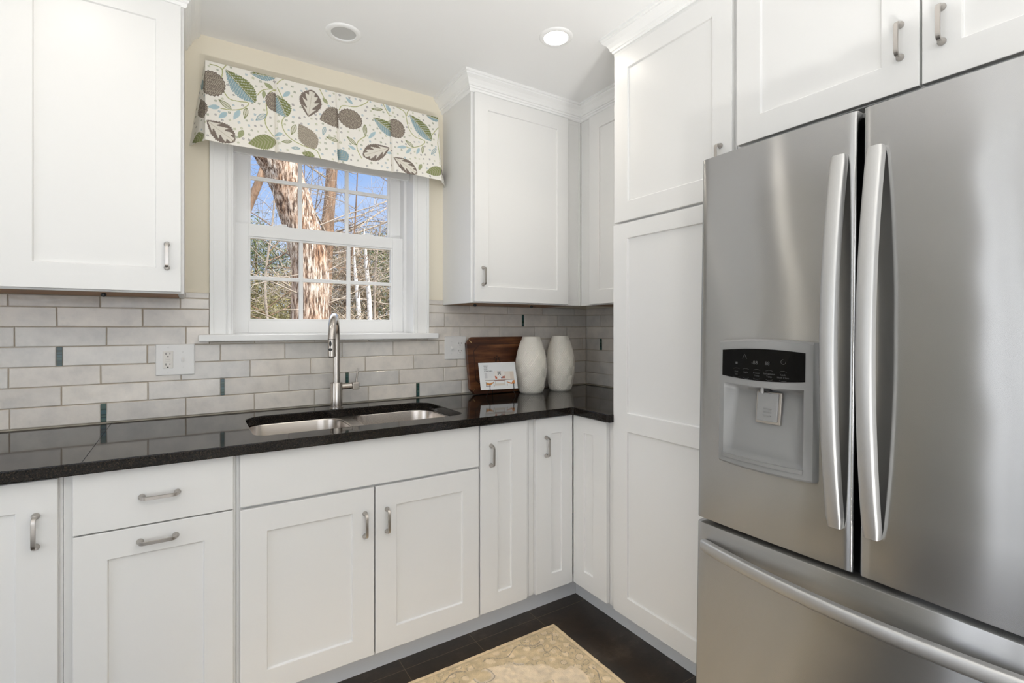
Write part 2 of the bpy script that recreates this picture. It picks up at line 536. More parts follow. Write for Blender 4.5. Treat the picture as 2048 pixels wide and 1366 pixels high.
# ================================================================== SETTING
CEIL = 2.43
WO = (-1.925, -1.132, 1.20, 2.20)      # window opening
b = MB().box(-5.0, 0.16, -5.3, 0.16, -0.10, 0.0)
struct('floor', b, 'floor')
struct('floor', MB().box(-4.8, 0.0, -5.0, -2.75, 0.0, 0.012), 'bounce_floor')  # unseen pale floor covering, added to bounce light onto the ceiling
b = MB().box(-5.2, 0.3, -8.5, 0.5, CEIL, CEIL + 0.12)  # slab carried past the front wall, added to keep the sun out
struct('ceiling', b, 'ceiling')
b = MB()
b.box(-5.0, WO[0], 0, 0.16, 0, CEIL); b.box(WO[1], 0.16, 0, 0.16, 0, CEIL)
b.box(WO[0], WO[1], 0, 0.16, 0, WO[2]); b.box(WO[0], WO[1], 0, 0.16, WO[3], CEIL)
struct('wall_back', b, 'wall')
struct('wall_right', MB().box(0, 0.16, -5.3, 0, 0, CEIL), 'wall')
b = MB()
b.box(-5.0, -4.8, -1.0, 0, 0, CEIL); b.box(-5.0, -4.8, -5.3, -2.50, 0, CEIL); b.box(-5.0, -4.8, -2.50, -1.0, 2.15, CEIL); b.box(-5.0, -4.8, -2.50, -1.0, 0, 0.15)
struct('wall_left', b, 'plain_wall')
b = MB()
b.box(-4.8, -3.9, -5.3, -5.0, 0, CEIL); b.box(-1.3, 0, -5.3, -5.0, 0, CEIL); b.box(-3.9, -1.3, -5.3, -5.0, 2.3, CEIL); b.box(-3.9, -1.3, -5.3, -5.0, 0, 0.4)
struct('wall_front', b, 'plain_wall')
# glazing bars of the out-of-frame openings, some added to band the refrigerator's reflection
b = MB()
for y, w_ in ((-2.50, 0.06), (-2.02, 0.10), (-1.74, 0.05), (-1.52, 0.11), (-1.30, 0.04), (-1.10, 0.10)):
    b.box(-4.84, -4.80, y, y + w_, 0.15, 2.15)
struct('window_2', b, 'trim')
b = MB()
for x in (-3.9, -3.04, -2.17, -1.34):
    b.box(x, x + 0.04, -5.04, -5.0, 0.4, 2.3)
struct('fill_window', b, 'trim')  # unseen front opening, added to go with the fill light

# crown mouldings
CROWN = [(0, 2.350), (0.006, 2.350), (0.010, 2.356), (0.010, 2.364), (0.015, 2.366), (0.016, 2.373), (0.021, 2.375), (0.024, 2.386), (0.032, 2.400), (0.043, 2.409), (0.046, 2.411), (0.046, 2.417), (0.052, 2.419), (0.052, CEIL), (0, CEIL)]
def crown(name, path):
    R = []
    ds = [Vector(path[i + 1]) - Vector(path[i]) for i in range(len(path) - 1)]
    ns = [Vector((d.y, -d.x)).normalized() for d in ds]
    for i, p in enumerate(path):
        n1 = ns[max(i - 1, 0)]; n2 = ns[min(i, len(ns) - 1)]
        m = (n1 + n2) / (1 + n1.dot(n2))
        R.append([(p[0] + m.x * o, p[1] + m.y * o, z) for o, z in CROWN])
    return struct(name, MB().rings(R), 'trim', recalc=True)
crown('trim_1', [(-3.4, -0.305), (-2.083, -0.305), (-2.083, -0.001)])
crown('trim_2', [(-0.972, -0.001), (-0.972, -0.305), (-0.305, -0.305), (-0.305, -0.834)])
crown('trim_3', [(-0.36, -0.886), (-0.61, -0.886), (-0.61, -2.50)])

# ------------------------------------------------------------------ backsplash
random.seed(4)
def backsplash(name, joints, strips, regions, axis, label):
    """axis 'x': on the window wall (front faces -y); axis 'y': on the right wall (front faces -x). u runs along the wall"""
    tiles = MB(); cols = []
    def pos(u, d, z):
        return (u, -d, z) if axis == 'x' else (-d, u, z)
    root = empty(name, pos(joints[0][1], 0, 0.9085), label, 'backsplash')
    g = MB()
    for (u0, u1, z0, z1) in regions:
        if axis == 'x': g.box(u0, u1, -0.0055, -0.0005, z0, z1)
        else: g.box(-0.0055, -0.0005, u0, u1, z0, z1)
    obj('grout_bed', g, 'grout', root)
    lo_all = min(r[0] for r in regions); hi_all = max(r[1] for r in regions)
    for k in range(7):
        z0 = 0.910 + 0.0699 * k; z1 = z0 + 0.0699
        js = sorted(joints[k])
        for a, c in zip(js[:-1], js[1:]):
            if any(abs(a - s0) < 0.004 and sk == k for s0, s1, sk in strips):
                continue
            col = random.choice([(0.73, 0.695, 0.65), (0.77, 0.72, 0.66), (0.80, 0.75, 0.685), (0.75, 0.705, 0.65), (0.71, 0.685, 0.65)])
            t = random.uniform(0.93, 1.07)
            col = tuple(v * t for v in col)
            til = [random.uniform(-0.0006, 0.0006) for _ in range(4)]
            wob = [random.uniform(-0.0007, 0.0007) for _ in range(8)]
            rg = [(lo_all, hi_all, 0.9085, 1.2)] if k <= 3 else regions
            for (u0, u1, r0, r1) in rg:
                A, B_, zz0, zz1 = max(a, u0), min(c, u1), max(z0, r0), min(z1, r1)
                if B_ - A < 0.004 or zz1 - zz0 < 0.004:
                    continue
                gp = 0.0013; e = 0.0020
                o4 = [(A + gp + wob[0], zz0 + gp + wob[1]), (B_ - gp + wob[2], zz0 + gp + wob[3]), (B_ - gp + wob[4], zz1 - gp + wob[5]), (A + gp + wob[6], zz1 - gp + wob[7])]
                cu, cz = (A + B_) / 2, (zz0 + zz1) / 2
                vs = [pos(u, 0.004, z) for u, z in o4]
                vs += [pos(u, 0.0078, z) for u, z in o4]
                i4 = [(u + (e if u < cu else -e), z + (e if z < cz else -e)) for u, z in o4]
                vs += [pos(u, 0.0094 + til[i], z) for i, (u, z) in enumerate(i4)]
                fs = [(0, 1, 5, 4), (1, 2, 6, 5), (2, 3, 7, 6), (3, 0, 4, 7), (4, 5, 9, 8), (5, 6, 10, 9), (6, 7, 11, 10), (7, 4, 8, 11), (8, 9, 10, 11)]
                if axis == 'y':
                    fs = [f[::-1] for f in fs]
                tiles.add(vs, fs)
                for i in range(12):
                    q = random.uniform(0.94, 1.05) * (0.95 if i < 8 else 1.0)
                    cols.append((col[0] * q, col[1] * q, col[2] * q, 1))
    obj('tiles', tiles, 'tile', root, cols=cols)
    for s0, s1, k in strips:
        z0 = 0.910 + 0.0699 * k + 0.0012; z1 = z0 + 0.0699 - 0.0024
        st = MB(); sc = []
        nb = 14
        for i in range(nb):
            a0 = z0 + (z1 - z0) * i / nb; a1 = z0 + (z1 - z0) * (i + 1) / nb
            col = random.choice([(0.015, 0.045, 0.028), (0.02, 0.06, 0.055), (0.03, 0.08, 0.085), (0.012, 0.035, 0.03), (0.05, 0.10, 0.075)])
            if axis == 'x': st.box(s0, s1, -0.0092, -0.004, a0, a1)
            else: st.box(-0.0092, -0.004, s0, s1, a0, a1)
            sc += [(*col, 1)] * 8
        obj('accent_tile', st, 'accent', root, cols=sc, label='dark green striped glass strip')
    return root

def row(known, lo, hi, pitch=0.2405):
    ks = sorted(known); out = list(ks)
    while out[0] - pitch > lo: out.insert(0, out[0] - pitch)
    while out[-1] + pitch < hi: out.append(out[-1] + pitch)
    return [lo] + out + [hi]
BJ = [
    row([-2.58, -2.339, -2.324, -2.08, -1.84, -1.60, -1.359, -1.119, -1.104, -0.866], -3.4, -0.006),
    row([-2.447, -2.2, -1.961, -1.948, -1.705, -1.464, -1.451, -1.209, -0.97], -3.4, -0.006),
    row([-2.582, -2.339, -2.095, -1.855, -1.616, -1.374, -1.133, -0.895], -3.4, -0.006),
    row([-2.46, -2.445, -2.202, -1.962, -1.721, -1.479, -1.239, -0.998], -3.4, -0.006),
    row([-2.567, -2.322, -2.079, -1.838, -1.598, -1.357, -1.117, -0.876, -0.633, -0.396, -0.16], -3.4, -0.006),
    row([-2.459, -2.216, -1.976, -0.967, -0.727, -0.485, -0.472, -0.232], -3.4, -0.006),
    row([-2.583, -2.341, -2.097, -0.818, -0.579, -0.341, -0.1], -3.4, -0.006)]
BS = [(-2.339, -2.324, 0), (-1.119, -1.104, 0), (-1.961, -1.948, 1), (-1.464, -1.451, 1), (-2.46, -2.445, 3), (-0.485, -0.472, 5)]
BR = [(-2.0, -1.057, 0.9085, 1.2), (-3.4, -2.0, 0.9085, 1.3715), (-1.057, -0.006, 0.9085, 1.3715), (-2.082, -2.0, 1.3715, 1.396), (-1.057, -0.9725, 1.3715, 1.396)]
backsplash('backsplash', BJ, BS, BR, 'x', 'glazed grey subway tile backsplash on the window wall behind the sink')
def rowy(off): return sorted({-0.884, -0.010} | {v for v in (off, off - 0.2405, off - 0.481, off - 0.7215) if -0.86 < v < -0.02})
RJ = [rowy(-0.02 - 0.23), rowy(-0.131), rowy(-0.25), sorted(rowy(-0.149) + [-0.134]), rowy(-0.25), rowy(-0.136), rowy(-0.24)]
backsplash('backsplash', RJ, [(-0.149, -0.134, 3)], [(-0.884, -0.010, 0.9085, 1.3715)], 'y', 'glazed grey tile backsplash on the right wall beside the tall pantry')

# ------------------------------------------------------------------ window
win = empty('window_1', (-1.5285, 0, 1.2), kind='structure')
b = MB()
for x0, sgn in ((-2.0, 1), (-1.057, -1)):
    e = x0 + sgn * 0.075
    b.box(x0, e, -0.018, 0, 1.228, 2.28)
    b.box(x0, x0 + sgn * 0.014, -0.024, -0.018, 1.228, 2.28)
    b.box(x0 + sgn * 0.056, x0 + sgn * 0.060, -0.021, -0.018, 1.228, 2.28)
    b.box(x0 + sgn * 0.063, e, -0.022, -0.018, 1.228, 2.28)
b.box(-2.0, -1.057, -0.018, 0, 2.20, 2.275)
obj('casing', b, 'trim', win, bevel=0.0015)
b = MB()
b.box(WO[0], WO[0] + 0.008, -0.0175, 0.075, 1.228, 2.2); b.box(WO[1] - 0.008, WO[1], -0.0175, 0.075, 1.228, 2.2); b.box(WO[0] + 0.008, WO[1] - 0.008, -0.017, 0.075, 2.19, 2.2)
b.box(WO[0], WO[0] + 0.022, 0.075, 0.16, 1.2, 2.2); b.box(WO[1] - 0.022, WO[1], 0.075, 0.16, 1.2, 2.2)
b.box(WO[0] + 0.022, WO[1] - 0.022, 0.076, 0.16, 2.178, 2.2); b.box(WO[0] + 0.022, WO[1] - 0.022, 0.076, 0.16, 1.2, 1.233)
obj('jamb', b, 'vinyl', win, bevel=0.001)
obj('stool', MB().box(-2.038, -1.019, -0.055, 0.075, 1.2005, 1.228), 'trim', win, bevel=0.004)
def sash(name, x0, x1, y0, y1, z0, z1, g, mz, label):
    gx0, gx1, gz0, gz1 = g
    b = MB()
    b.box(x0, gx0, y0, y1, z0, z1); b.box(gx1, x1, y0, y1, z0, z1)
    b.box(gx0, gx1, y0, y1, z0, gz0); b.box(gx0, gx1, y0, y1, gz1, z1)
    e = 0.008
    b.box(gx0 - 0.001, gx0 + e, y0 + 0.0065, y1 - 0.0065, gz0 - 0.001, gz1 + 0.001); b.box(gx1 - e, gx1 + 0.001, y0 + 0.0065, y1 - 0.0065, gz0 - 0.001, gz1 + 0.001)
    b.box(gx0 + e, gx1 - e, y0 + 0.0065, y1 - 0.0065, gz0 - 0.001, gz0 + e); b.box(gx0 + e, gx1 - e, y0 + 0.0065, y1 - 0.0065, gz1 - e, gz1 + 0.001)
    s = obj(name, b, 'vinyl', win, bevel=0.0015, label=label)
    ym = (y0 + y1) / 2
    obj('pane', MB().box(gx0, gx1, ym - 0.002, ym + 0.002, gz0, gz1), 'glass', s)
    w = (gx1 - gx0) / 3
    for k in (1, 2):
        obj('muntin', MB().box(gx0 + w * k - 0.0085, gx0 + w * k + 0.0085, ym - 0.008, ym + 0.008, gz0 + 0.004, gz1 - 0.004), 'vinyl', s, bevel=0.002)
    obj('muntin', MB().box(gx0 + 0.004, gx1 - 0.004, ym - 0.0074, ym + 0.0074, mz - 0.0085, mz + 0.0085), 'vinyl', s, bevel=0.002)
    return s
ls = sash('lower_sash', -1.903, -1.154, 0.090, 0.122, 1.2335, 1.709, (-1.852, -1.207, 1.287, 1.655), 1.474, 'white lower sash standing proud of the upper one')
us = sash('upper_sash', -1.903, -1.154, 0.126, 0.156, 1.665, 2.178, (-1.848, -1.2085, 1.703, 2.13), 1.922, 'white upper sash half hidden by the valance')
for x in (-1.72, -1.33):
    lk = MB().box(x - 0.028, x + 0.028, 0.096, 0.124, 1.7092, 1.714)
    lk.lathe([(0.012, 0), (0.012, 0.006)], (x, 0.108, 1.714), 16)
    lk.box(x - 0.006, x + 0.024, 0.100, 0.110, 1.716, 1.722)
    obj('sash_lock', lk, 'vinyl', win, bevel=0.001)
# rolled-up shade under the valance
sh = empty('window_shade', (-1.53, 0.03, 2.02), 'raised grey window shade tucked under the leaf print valance', 'window shade')
obj('rolled_cloth', MB().tube([(-1.915, 0.035, 2.085), (-1.142, 0.035, 2.085)], 0.035, 18), 'shade', sh, smooth=40)
obj('hem_bar', MB().box(-1.915, -1.142, 0.028, 0.040, 1.990, 2.060), 'shade', sh, bevel=0.003)
obj('hem', MB().box(-1.915, -1.142, 0.022, 0.030, 2.030, 2.068), 'shade_hem', sh, bevel=0.002, label='taupe hem of the shade')

# ------------------------------------------------------------------ valance
BIG = [('T', 68, 19, 173, 132, 82), ('O', 20, 92, 48, 52, 0), ('V', 3, 249, 98, 315, 82), ('T', 154, 9, 249, 1, 45), ('G', 144, 312, 248, 283, 64), ('T', 252, 78, 288, 170, 72, 249, 999), ('O', 242, 112, 32, 42, 0, -99, 249), ('V', 374, 148, 395, 17, 90), ('L', 336, 189, 399, 289, 79), ('S', 420, 149, 535, 100, 94, -99, 500), ('O', 552, 112, 53, 46, 0, 499, 999), ('T', 655, 78, 775, 150, 66, -99, 738), ('O', 762, 112, 44, 47, 0, 738, 999), ('V', 727, 213, 601, 273, 79), ('T', 835, 21, 944, 133, 71), ('T', 922, 4, 995, 12, 34), ('V', 742, 258, 857, 322, 68), ('G', 902, 305, 997, 271, 49), ('B', 491, 265, 530, 315, 52), ('G', 343, 318, 395, 324, 30), ('S', -40, 150, -8, 235, 60), ('G', -60, 322, -6, 305, 45), ('B', -50, 60, -30, 115, 30), ('T', 1000, 60, 1030, 140, 40), ('V', 1008, 230, 1040, 300, 46)]
SMALL = [(6, 194, 48, 183, 19, 'b'), (43, 151, 88, 182, 21, 'G'), (44, 230, 72, 199, 19, 'b'), (94, 224, 117, 178, 19, 'b'), (133, 212, 141, 162, 18, 'G'), (172, 210, 210, 174, 22, 'B'), (205, 36, 239, 56, 20, 'g'), (203, 108, 206, 72, 15, 'g'), (111, 297, 127, 260, 21, 'g'), (275, 82, 304, 51, 18, 'b'), (305, 245, 323, 195, 21, 'G'), (457, 68, 437, 42, 18, 'g'), (431, 220, 442, 177, 16, 'B'), (443, 224, 495, 230, 18, 'G'), (265, 284, 307, 275, 15, 'G'), (535, 12, 566, 39, 16, 'b'), (616, 179, 617, 122, 20, 'G'), (531, 198, 575, 230, 18, 'G'), (629, 187, 664, 147, 16, 'b'), (649, 39, 705, 29, 16, 'G'), (720, -1, 740, 31, 20, 'b'), (762, 205, 809, 195, 16, 'b'), (804, 160, 846, 188, 18, 'G'), (804, 230, 831, 198, 16, 'b'), (859, 222, 876, 185, 15, 'b'), (889, 212, 896, 170, 15, 'G'), (935, 207, 965, 167, 18, 'B'), (865, 302, 882, 266, 18, 'g'), (536, 238, 570, 252, 14, 'b'), (301, 304, 338, 300, 14, 'B'), (708, 242, 739, 237, 12, 'b'), (241, 259, 271, 246, 16, 'b')]
VINES = [[(16, 13), (43, 14), (58, 28), (53, 80), (63, 115), (82, 140), (113, 142), (149, 141), (128, 169), (92, 184), (52, 188)], [(58, 22), (74, -5)], [(181, 98), (198, 74), (225, 60), (250, 56)], [(250, 56), (225, 76), (213, 118), (215, 169), (207, 197), (212, 228), (238, 266)], [(254, 29), (271, 7), (299, -8), (334, -1)], [(256, 48), (275, 89)], [(284, 165), (270, 195), (277, 232), (304, 264), (355, 286), (402, 296), (419, 333)], [(426, 7), (443, 44)], [(504, 83), (520, 58), (579, 47), (627, 16), (638, -1)], [(706, -5), (728, 41), (746, 52)], [(616, 179), (582, 211), (577, 247), (595, 285)], [(773, 0), (809, 14), (818, 49), (826, 92), (853, 130), (905, 142), (889, 168), (835, 194), (809, 195)], [(819, 34), (835, -1), (892, -15)], [(946, 102), (981, 56), (993, 49)], [(987, 70), (975, 134), (979, 187), (979, 248)]]
K = {'green': (0.19, 0.215, 0.075), 'blue': (0.25, 0.37, 0.41), 'brown': (0.185, 0.150, 0.128), 'cream': (0.80, 0.76, 0.67), 'beige': (0.52, 0.47, 0.37), 'vine': (0.42, 0.43, 0.20), 'base': (0.84, 0.81, 0.745)}
K = {k: np.array(v) for k, v in K.items()}

def leaf_uv(U, V, a, c, w):
    ax = np.array([c[0] - a[0], c[1] - a[1]], float); Ln = np.hypot(*ax); ax /= Ln
    p = ((U - a[0]) * ax[0] + (V - a[1]) * ax[1]) / Ln
    q = (-(U - a[0]) * ax[1] + (V - a[1]) * ax[0])
    pc = np.clip(p, 0, 1)
    h = (w / 2) * np.sin(PI * pc ** 1.25) ** 0.72
    return p, q, h, Ln

def paint_valance(U, V):
    col = np.tile(K['base'], U.shape + (1,)).astype(float)
    occ = np.zeros(U.shape, bool)
    def put(mask, c):
        col[mask] = c
    rng = np.random.RandomState(3)
    for vn in VINES:
        P = np.array(vn, float)
        # Catmull-Rom smoothing
        Q = []
        for i in range(len(P) - 1):
            p0, p1, p2, p3 = P[max(i - 1, 0)], P[i], P[i + 1], P[min(i + 2, len(P) - 1)]
            for t in np.linspace(0, 1, 8, endpoint=False):
                Q.append(0.5 * ((2 * p1) + (p2 - p0) * t + (2 * p0 - 5 * p1 + 4 * p2 - p3) * t * t + (3 * p1 - p0 - 3 * p2 + p3) * t ** 3))
        Q.append(P[-1]); Q = np.array(Q)
        d = np.full(U.shape, 1e9)
        for i in range(len(Q) - 1):
            e = Q[i + 1] - Q[i]; L2 = max(e @ e, 1e-6)
            t = np.clip(((U - Q[i][0]) * e[0] + (V - Q[i][1]) * e[1]) / L2, 0, 1)
            d = np.minimum(d, np.hypot(U - Q[i][0] - t * e[0], V - Q[i][1] - t * e[1]))
        put(d < 1.9, K['vine']); occ |= d < 9
    for (x0, y0, x1, y1, w, k) in SMALL:
        p, q, h, Ln = leaf_uv(U, V, (x0, y0), (x1, y1), w)
        ins = (p > 0) & (p < 1) & (np.abs(q) < h)
        occ |= (p > -0.15) & (p < 1.15) & (np.abs(q) < h + 6)
        base = K['green'] if k in 'gG' else K['blue']
        if k in 'gb':
            put(ins, base * 1.25 + 0.08)
            put(ins & (np.abs(np.sin(p * 26 + np.abs(q) * 0.5)) < 0.3), base * 0.4 + K['cream'] * 0.5)
        else:
            put(ins, K['cream'] * 0.72 + base * 0.3)
            put(ins & ((np.abs(q) > h - 2.6) | (np.abs(q) < 0.9)), base)
    for e_ in BIG:
        k, x0, y0, x1, y1, w = e_[:6]
        clip_ = (U >= e_[6]) & (U <= e_[7]) if len(e_) > 6 else (U > -999)
        if k == 'O':
            ang = np.arctan2((V - y0) / y1, (U - x0) / x1)
            rr_ = np.hypot((U - x0) / x1, (V - y0) / y1) * (1 + 0.035 * np.sin(ang * 22))
            ins = (rr_ < 1) & clip_
            occ |= (rr_ < 1.15) & clip_
            put(ins, K['brown'])
            t_, s_ = V - y0, U - x0
            fr = np.sin(s_ * 0.50 + 2.4 * np.sin(t_ * 0.15)) * np.sin(t_ * 0.52 + 2.2 * np.sin(s_ * 0.14))
            put(ins & (np.abs(fr) < 0.17) & (rr_ < 0.93), K['beige'])
            continue
        p, q, h, Ln = leaf_uv(U, V, (x0, y0), (x1, y1), w)
        h = h * (1 + 0.05 * np.sin(p * Ln * 0.8))
        ins = (p > 0) & (p < 1) & (np.abs(q) < h) & clip_
        occ |= (p > -0.1) & (p < 1.1) & (np.abs(q) < h + 6)
        s, t = p * Ln, q
        if k == 'T':
            put(ins & (t <= 0.05 * w), K['green']); put(ins & (t > 0.05 * w), K['blue'])
            fr = np.sin(s * 0.55 + np.abs(t) * 0.30) * np.sin(t * 0.62 - s * 0.1)
            put(ins & (fr > 0.42), K['blue'] * 0.35 + K['cream'] * 0.6)
            put(ins & (np.abs(t) < 1.1), K['cream'] * 0.8)
        elif k in 'SL':
            put(ins, K['brown'] if k == 'S' else K['brown'] * 0.75 + K['beige'] * 0.3)
            fr = np.sin(s * 0.50 + 2.2 * np.sin(t * 0.16)) * np.sin(t * 0.52 + 2.0 * np.sin(s * 0.14))
            put(ins & (np.abs(fr) < 0.16) & (np.abs(t) < h - 1.5), K['beige'])
        elif k == 'V':
            put(ins, K['brown'] * 1.1)
            lob = 0.30 + 0.55 * np.abs(((p * 4.2 - np.abs(t) / w * 1.6) % 1.0) - 0.15)
            put(ins & (np.abs(t) < h * lob) & (p > 0.08) & (p < 0.93), K['cream'] * 0.9)
            put(ins & (np.abs(t) < 1.0), K['beige'])
        else:
            base = K['green'] * 1.1 + 0.035 if k == 'G' else K['blue']
            put(ins, base)
            fr = np.sin(s * 0.5 + np.abs(t) * 0.35)
            put(ins & (fr > 0.35), base * 0.55 + K['beige'] * 0.42)
    # scattered square dots
    pts = []
    occf = lambda u, v: occ[np.argmin(np.abs(V[:, 0] - v)), np.argmin(np.abs(U[0] - u))]
    tries = 0
    while tries < 9000 and len(pts) < 250:
        tries += 1
        u, v = rng.uniform(-66, 1048), rng.uniform(4, 324)
        if occf(u, v) or any((u - a) ** 2 + (v - c) ** 2 < 20 ** 2 for a, c in pts):
            continue
        pts.append((u, v))
    for u, v in pts:
        c = K[rng.choice(['green', 'blue', 'brown', 'vine'])] * 0.7 + 0.26
        a = rng.uniform(-0.5, 0.5); r = rng.uniform(3.4, 4.8)
        i0 = np.searchsorted(U[0], u - 9); i1 = np.searchsorted(U[0], u + 9)
        j0 = np.searchsorted(V[:, 0], v - 9); j1 = np.searchsorted(V[:, 0], v + 9)
        uu, vv = U[j0:j1, i0:i1] - u, V[j0:j1, i0:i1] - v
        x = uu * math.cos(a) + vv * math.sin(a); y = -uu * math.sin(a) + vv * math.cos(a)
        mk = (np.maximum(np.abs(x), np.abs(y)) < r); ctr = (np.maximum(np.abs(x), np.abs(y)) < r * 0.38)
        sub = col[j0:j1, i0:i1]; sub[mk] = c; sub[ctr] = c * 0.4 + 0.45
    return col

def build_valance():
    nu, nv = 860, 256
    us_ = np.linspace(-72, 1056, nu); vs_ = np.linspace(0, 329, nv)
    U, V = np.meshgrid(us_, vs_)
    T = V / 329.0
    X = np.empty_like(U); Y = np.empty_like(U)
    fy = -0.070 - 0.050 * T
    mid = (U >= 0) & (U <= 984)
    X[:] = -2.016 + U / 1000.0
    Y[:] = fy
    # inverted kick pleats
    for pu in (248, 497, 737):
        d = (U - pu)
        dep = 0.004 + 0.010 * T
        Y += np.where(mid, dep * np.exp(-(d / 5.0) ** 2), 0) + np.where(mid & (d > 0), -0.003 * np.exp(-d / 60.0), 0)
    Y += np.where(mid, 0.003 * np.sin(U * 0.021 + 1.0) * T, 0)
    lf = U < 0; k = -U / 72.0
    X[lf] = (-2.016 - (0.004 + 0.048 * T) * k)[lf]; Y[lf] = (fy * (1 - k) - 0.003 * k + 0.006 * T * np.sin(k * 9))[lf]
    rf = U > 984; k = (U - 984) / 72.0
    X[rf] = (-1.032 + (0.004 + 0.070 * T) * k)[rf]; Y[rf] = (fy * (1 - k) - 0.003 * k + 0.006 * T * np.sin(k * 9))[rf]
    Z = 2.300 - 0.325 * T - 0.004 * np.sin(U * 0.013) * T
    Z = Z - np.where(~mid, 0.0, 0.0)
    colr = paint_valance(U, V)
    mb = MB()
    mb.v = list(map(tuple, np.stack([X, Y, Z], -1).reshape(-1, 3).tolist()))
    idx = np.arange(nu * nv).reshape(nv, nu)
    q = np.stack([idx[:-1, :-1], idx[1:, :-1], idx[1:, 1:], idx[:-1, 1:]], -1).reshape(-1, 4)
    mb.f = list(map(tuple, q.tolist()))
    c4 = np.concatenate([colr, np.ones(U.shape + (1,))], -1).reshape(-1, 4)
    root = empty('valance', (-1.53, 0, 2.0), 'box pleated valance with blue, green and brown leaf print over the window', 'valance')
    o = obj('skirt', mb, 'fabric', root, smooth=60, cols=c4)
    sd = o.modifiers.new('solid', 'SOLIDIFY'); sd.thickness = 0.003; sd.offset = -1
    tb = MB().box(-2.012, -1.036, -0.066, -0.0005, 2.286, 2.298)
    obj('mounting_board', tb, 'shade_hem', root)
build_valance()

# ================================================================== CABINETS
def handle(parent, c, along, out, c2c=0.078):
    """bar pull: round feet, flat bar. c = point on the door face"""
    c = Vector(c); a = Vector(along); o = Vector(out); bn = a.cross(o)
    h = c2c / 2; d = 0.026; r = 0.011
    pts = [c - a * h]
    for k in range(6):
        t = PI / 2 * k / 5
        pts.append(c - a * (h - r * (1 - math.cos(t))) + o * (d - r + r * math.sin(t)))
    pts2 = []
    for k in range(6):
        t = PI / 2 * k / 5
        pts2.append(c + a * (h - r * (1 - math.cos(t))) + o * (d - r + r * math.sin(t)))
    pts += pts2[::-1] + [c + a * h]
    w, th = 0.0048, 0.0030
    sec = [(-w, -th * 0.5), (-w * 0.8, -th), (w * 0.8, -th), (w, -th * 0.5), (w, th * 0.5), (w * 0.8, th), (-w * 0.8, th), (-w, th * 0.5)]
    mb = MB().sweep(pts, bn, sec)
    for s in (-1, 1):
        p = c + a * h * s
        n = 16
        R = []
        for rr, hh in ((0.0085, 0.0), (0.0085, 0.003), (0.0060, 0.008), (0.0045, 0.016)):
            R.append([p + o * hh + (a * math.cos(2 * PI * k / n) + bn * math.sin(2 * PI * k / n)) * rr for k in range(n)])
        mb.rings(R)
    return obj('handle', mb, 'nickel', parent, smooth=45, recalc=True, label='brushed nickel bar pull')

def front(name, parent, side, u0, u1, z0, z1, panel=None, plane=None, th=0.019, rec=0.0075):
    """door or drawer front. side 'back': u is x, face toward -y; side 'right': u is y (u0 > u1 going right), face toward -x"""
    pl = plane
    def P(u, d, z):
        return (u, pl + d, z) if side == 'back' else (pl + d, u, z)
    mb = MB()
    ua, ub = (u0, u1)
    o4 = [(ua, z0), (ub, z0), (ub, z1), (ua, z1)]
    v = [P(u, th, z) for u, z in o4] + [P(u, 0, z) for u, z in o4]
    f = [(0, 1, 2, 3), (0, 1, 5, 4), (1, 2, 6, 5), (2, 3, 7, 6), (3, 0, 4, 7)]
    if panel:
        pa, pb, pz0, pz1 = panel
        sg = 1 if ub > ua else -1
        i4 = [(pa, pz0), (pb, pz0), (pb, pz1), (pa, pz1)]
        e = 0.0012
        j4 = [(pa + sg * e, pz0 + e), (pb - sg * e, pz0 + e), (pb - sg * e, pz1 - e), (pa + sg * e, pz1 - e)]
        v += [P(u, 0, z) for u, z in i4] + [P(u, rec, z) for u, z in j4]
        for k in range(4):
            n = (k + 1) % 4
            f += [(4 + k, 4 + n, 8 + n, 8 + k), (8 + k, 8 + n, 12 + n, 12 + k)]
        f += [(12, 13, 14, 15)]
    else:
        f += [(4, 5, 6, 7)]
    mb.add(v, f)
    return obj(name, mb, 'paint', parent, bevel=0.0016, recalc=True)

def cab(label, loc, group=None):
    return empty('cabinet', loc, label, 'cabinet', group)

def named(root, name):
    root.name = name
    WORG[root.name] = WORG.get(root.name, Vector(root.location))
    return root

def upper(name, label, x0, x1, y0=-0.305):
    r = empty(name, ((x0 + x1) / 2, -0.15, 1.372), label, 'cabinet')
    b = MB()
    b.box(x0, x0 + 0.018, y0, -0.0005, 1.372, 2.43); b.box(x1 - 0.018, x1, y0, -0.0005, 1.372, 2.43)
    b.box(x0 + 0.018, x1 - 0.018, y0, y0 + 0.018, 1.372, 1.40)
    b.box(x0 + 0.018, x1 - 0.018, y0, y0 + 0.018, 2.33, 2.43)
    b.box(x0 + 0.018, x1 - 0.018, -0.012, -0.0005, 1.39, 2.43)
    b.box(x0 + 0.018, x1 - 0.018, y0 + 0.018, -0.012, 2.40, 2.43)
    return r, b
def clip(parent, x, y):
    k = MB().lathe([(0.004, 0), (0.0075, -0.003), (0.0075, -0.010), (0.003, -0.013)], (x, y, 1.3722), 14)
    obj('cable_clip', k, 'black', parent, smooth=40, label='small black clip under the cabinet')

# left of the window
r, b = upper('upper_cabinet', 'white shaker upper cabinet hanging left of the window', -3.40, -2.083)
b.box(-2.56, -2.53, -0.305, -0.287, 1.40, 2.33)
obj('carcass', b, 'paint', r, bevel=0.001)
obj('bottom_panel', MB().box(-3.38, -2.101, -0.287, -0.012, 1.3722, 1.385), 'underside', r, label='unpainted brown wood underside')
d = front('door', r, 'back', -2.531, -2.091, 1.377, 2.346, (-2.46, -2.16, 1.456, 2.279), -0.325)
handle(d, (-2.13, -0.325, 1.496), (0, 0, 1), (0, -1, 0))
d = front('door', r, 'back', -2.975, -2.535, 1.377, 2.346, (-2.905, -2.605, 1.456, 2.279), -0.325)
clip(r, -2.307, -0.217)
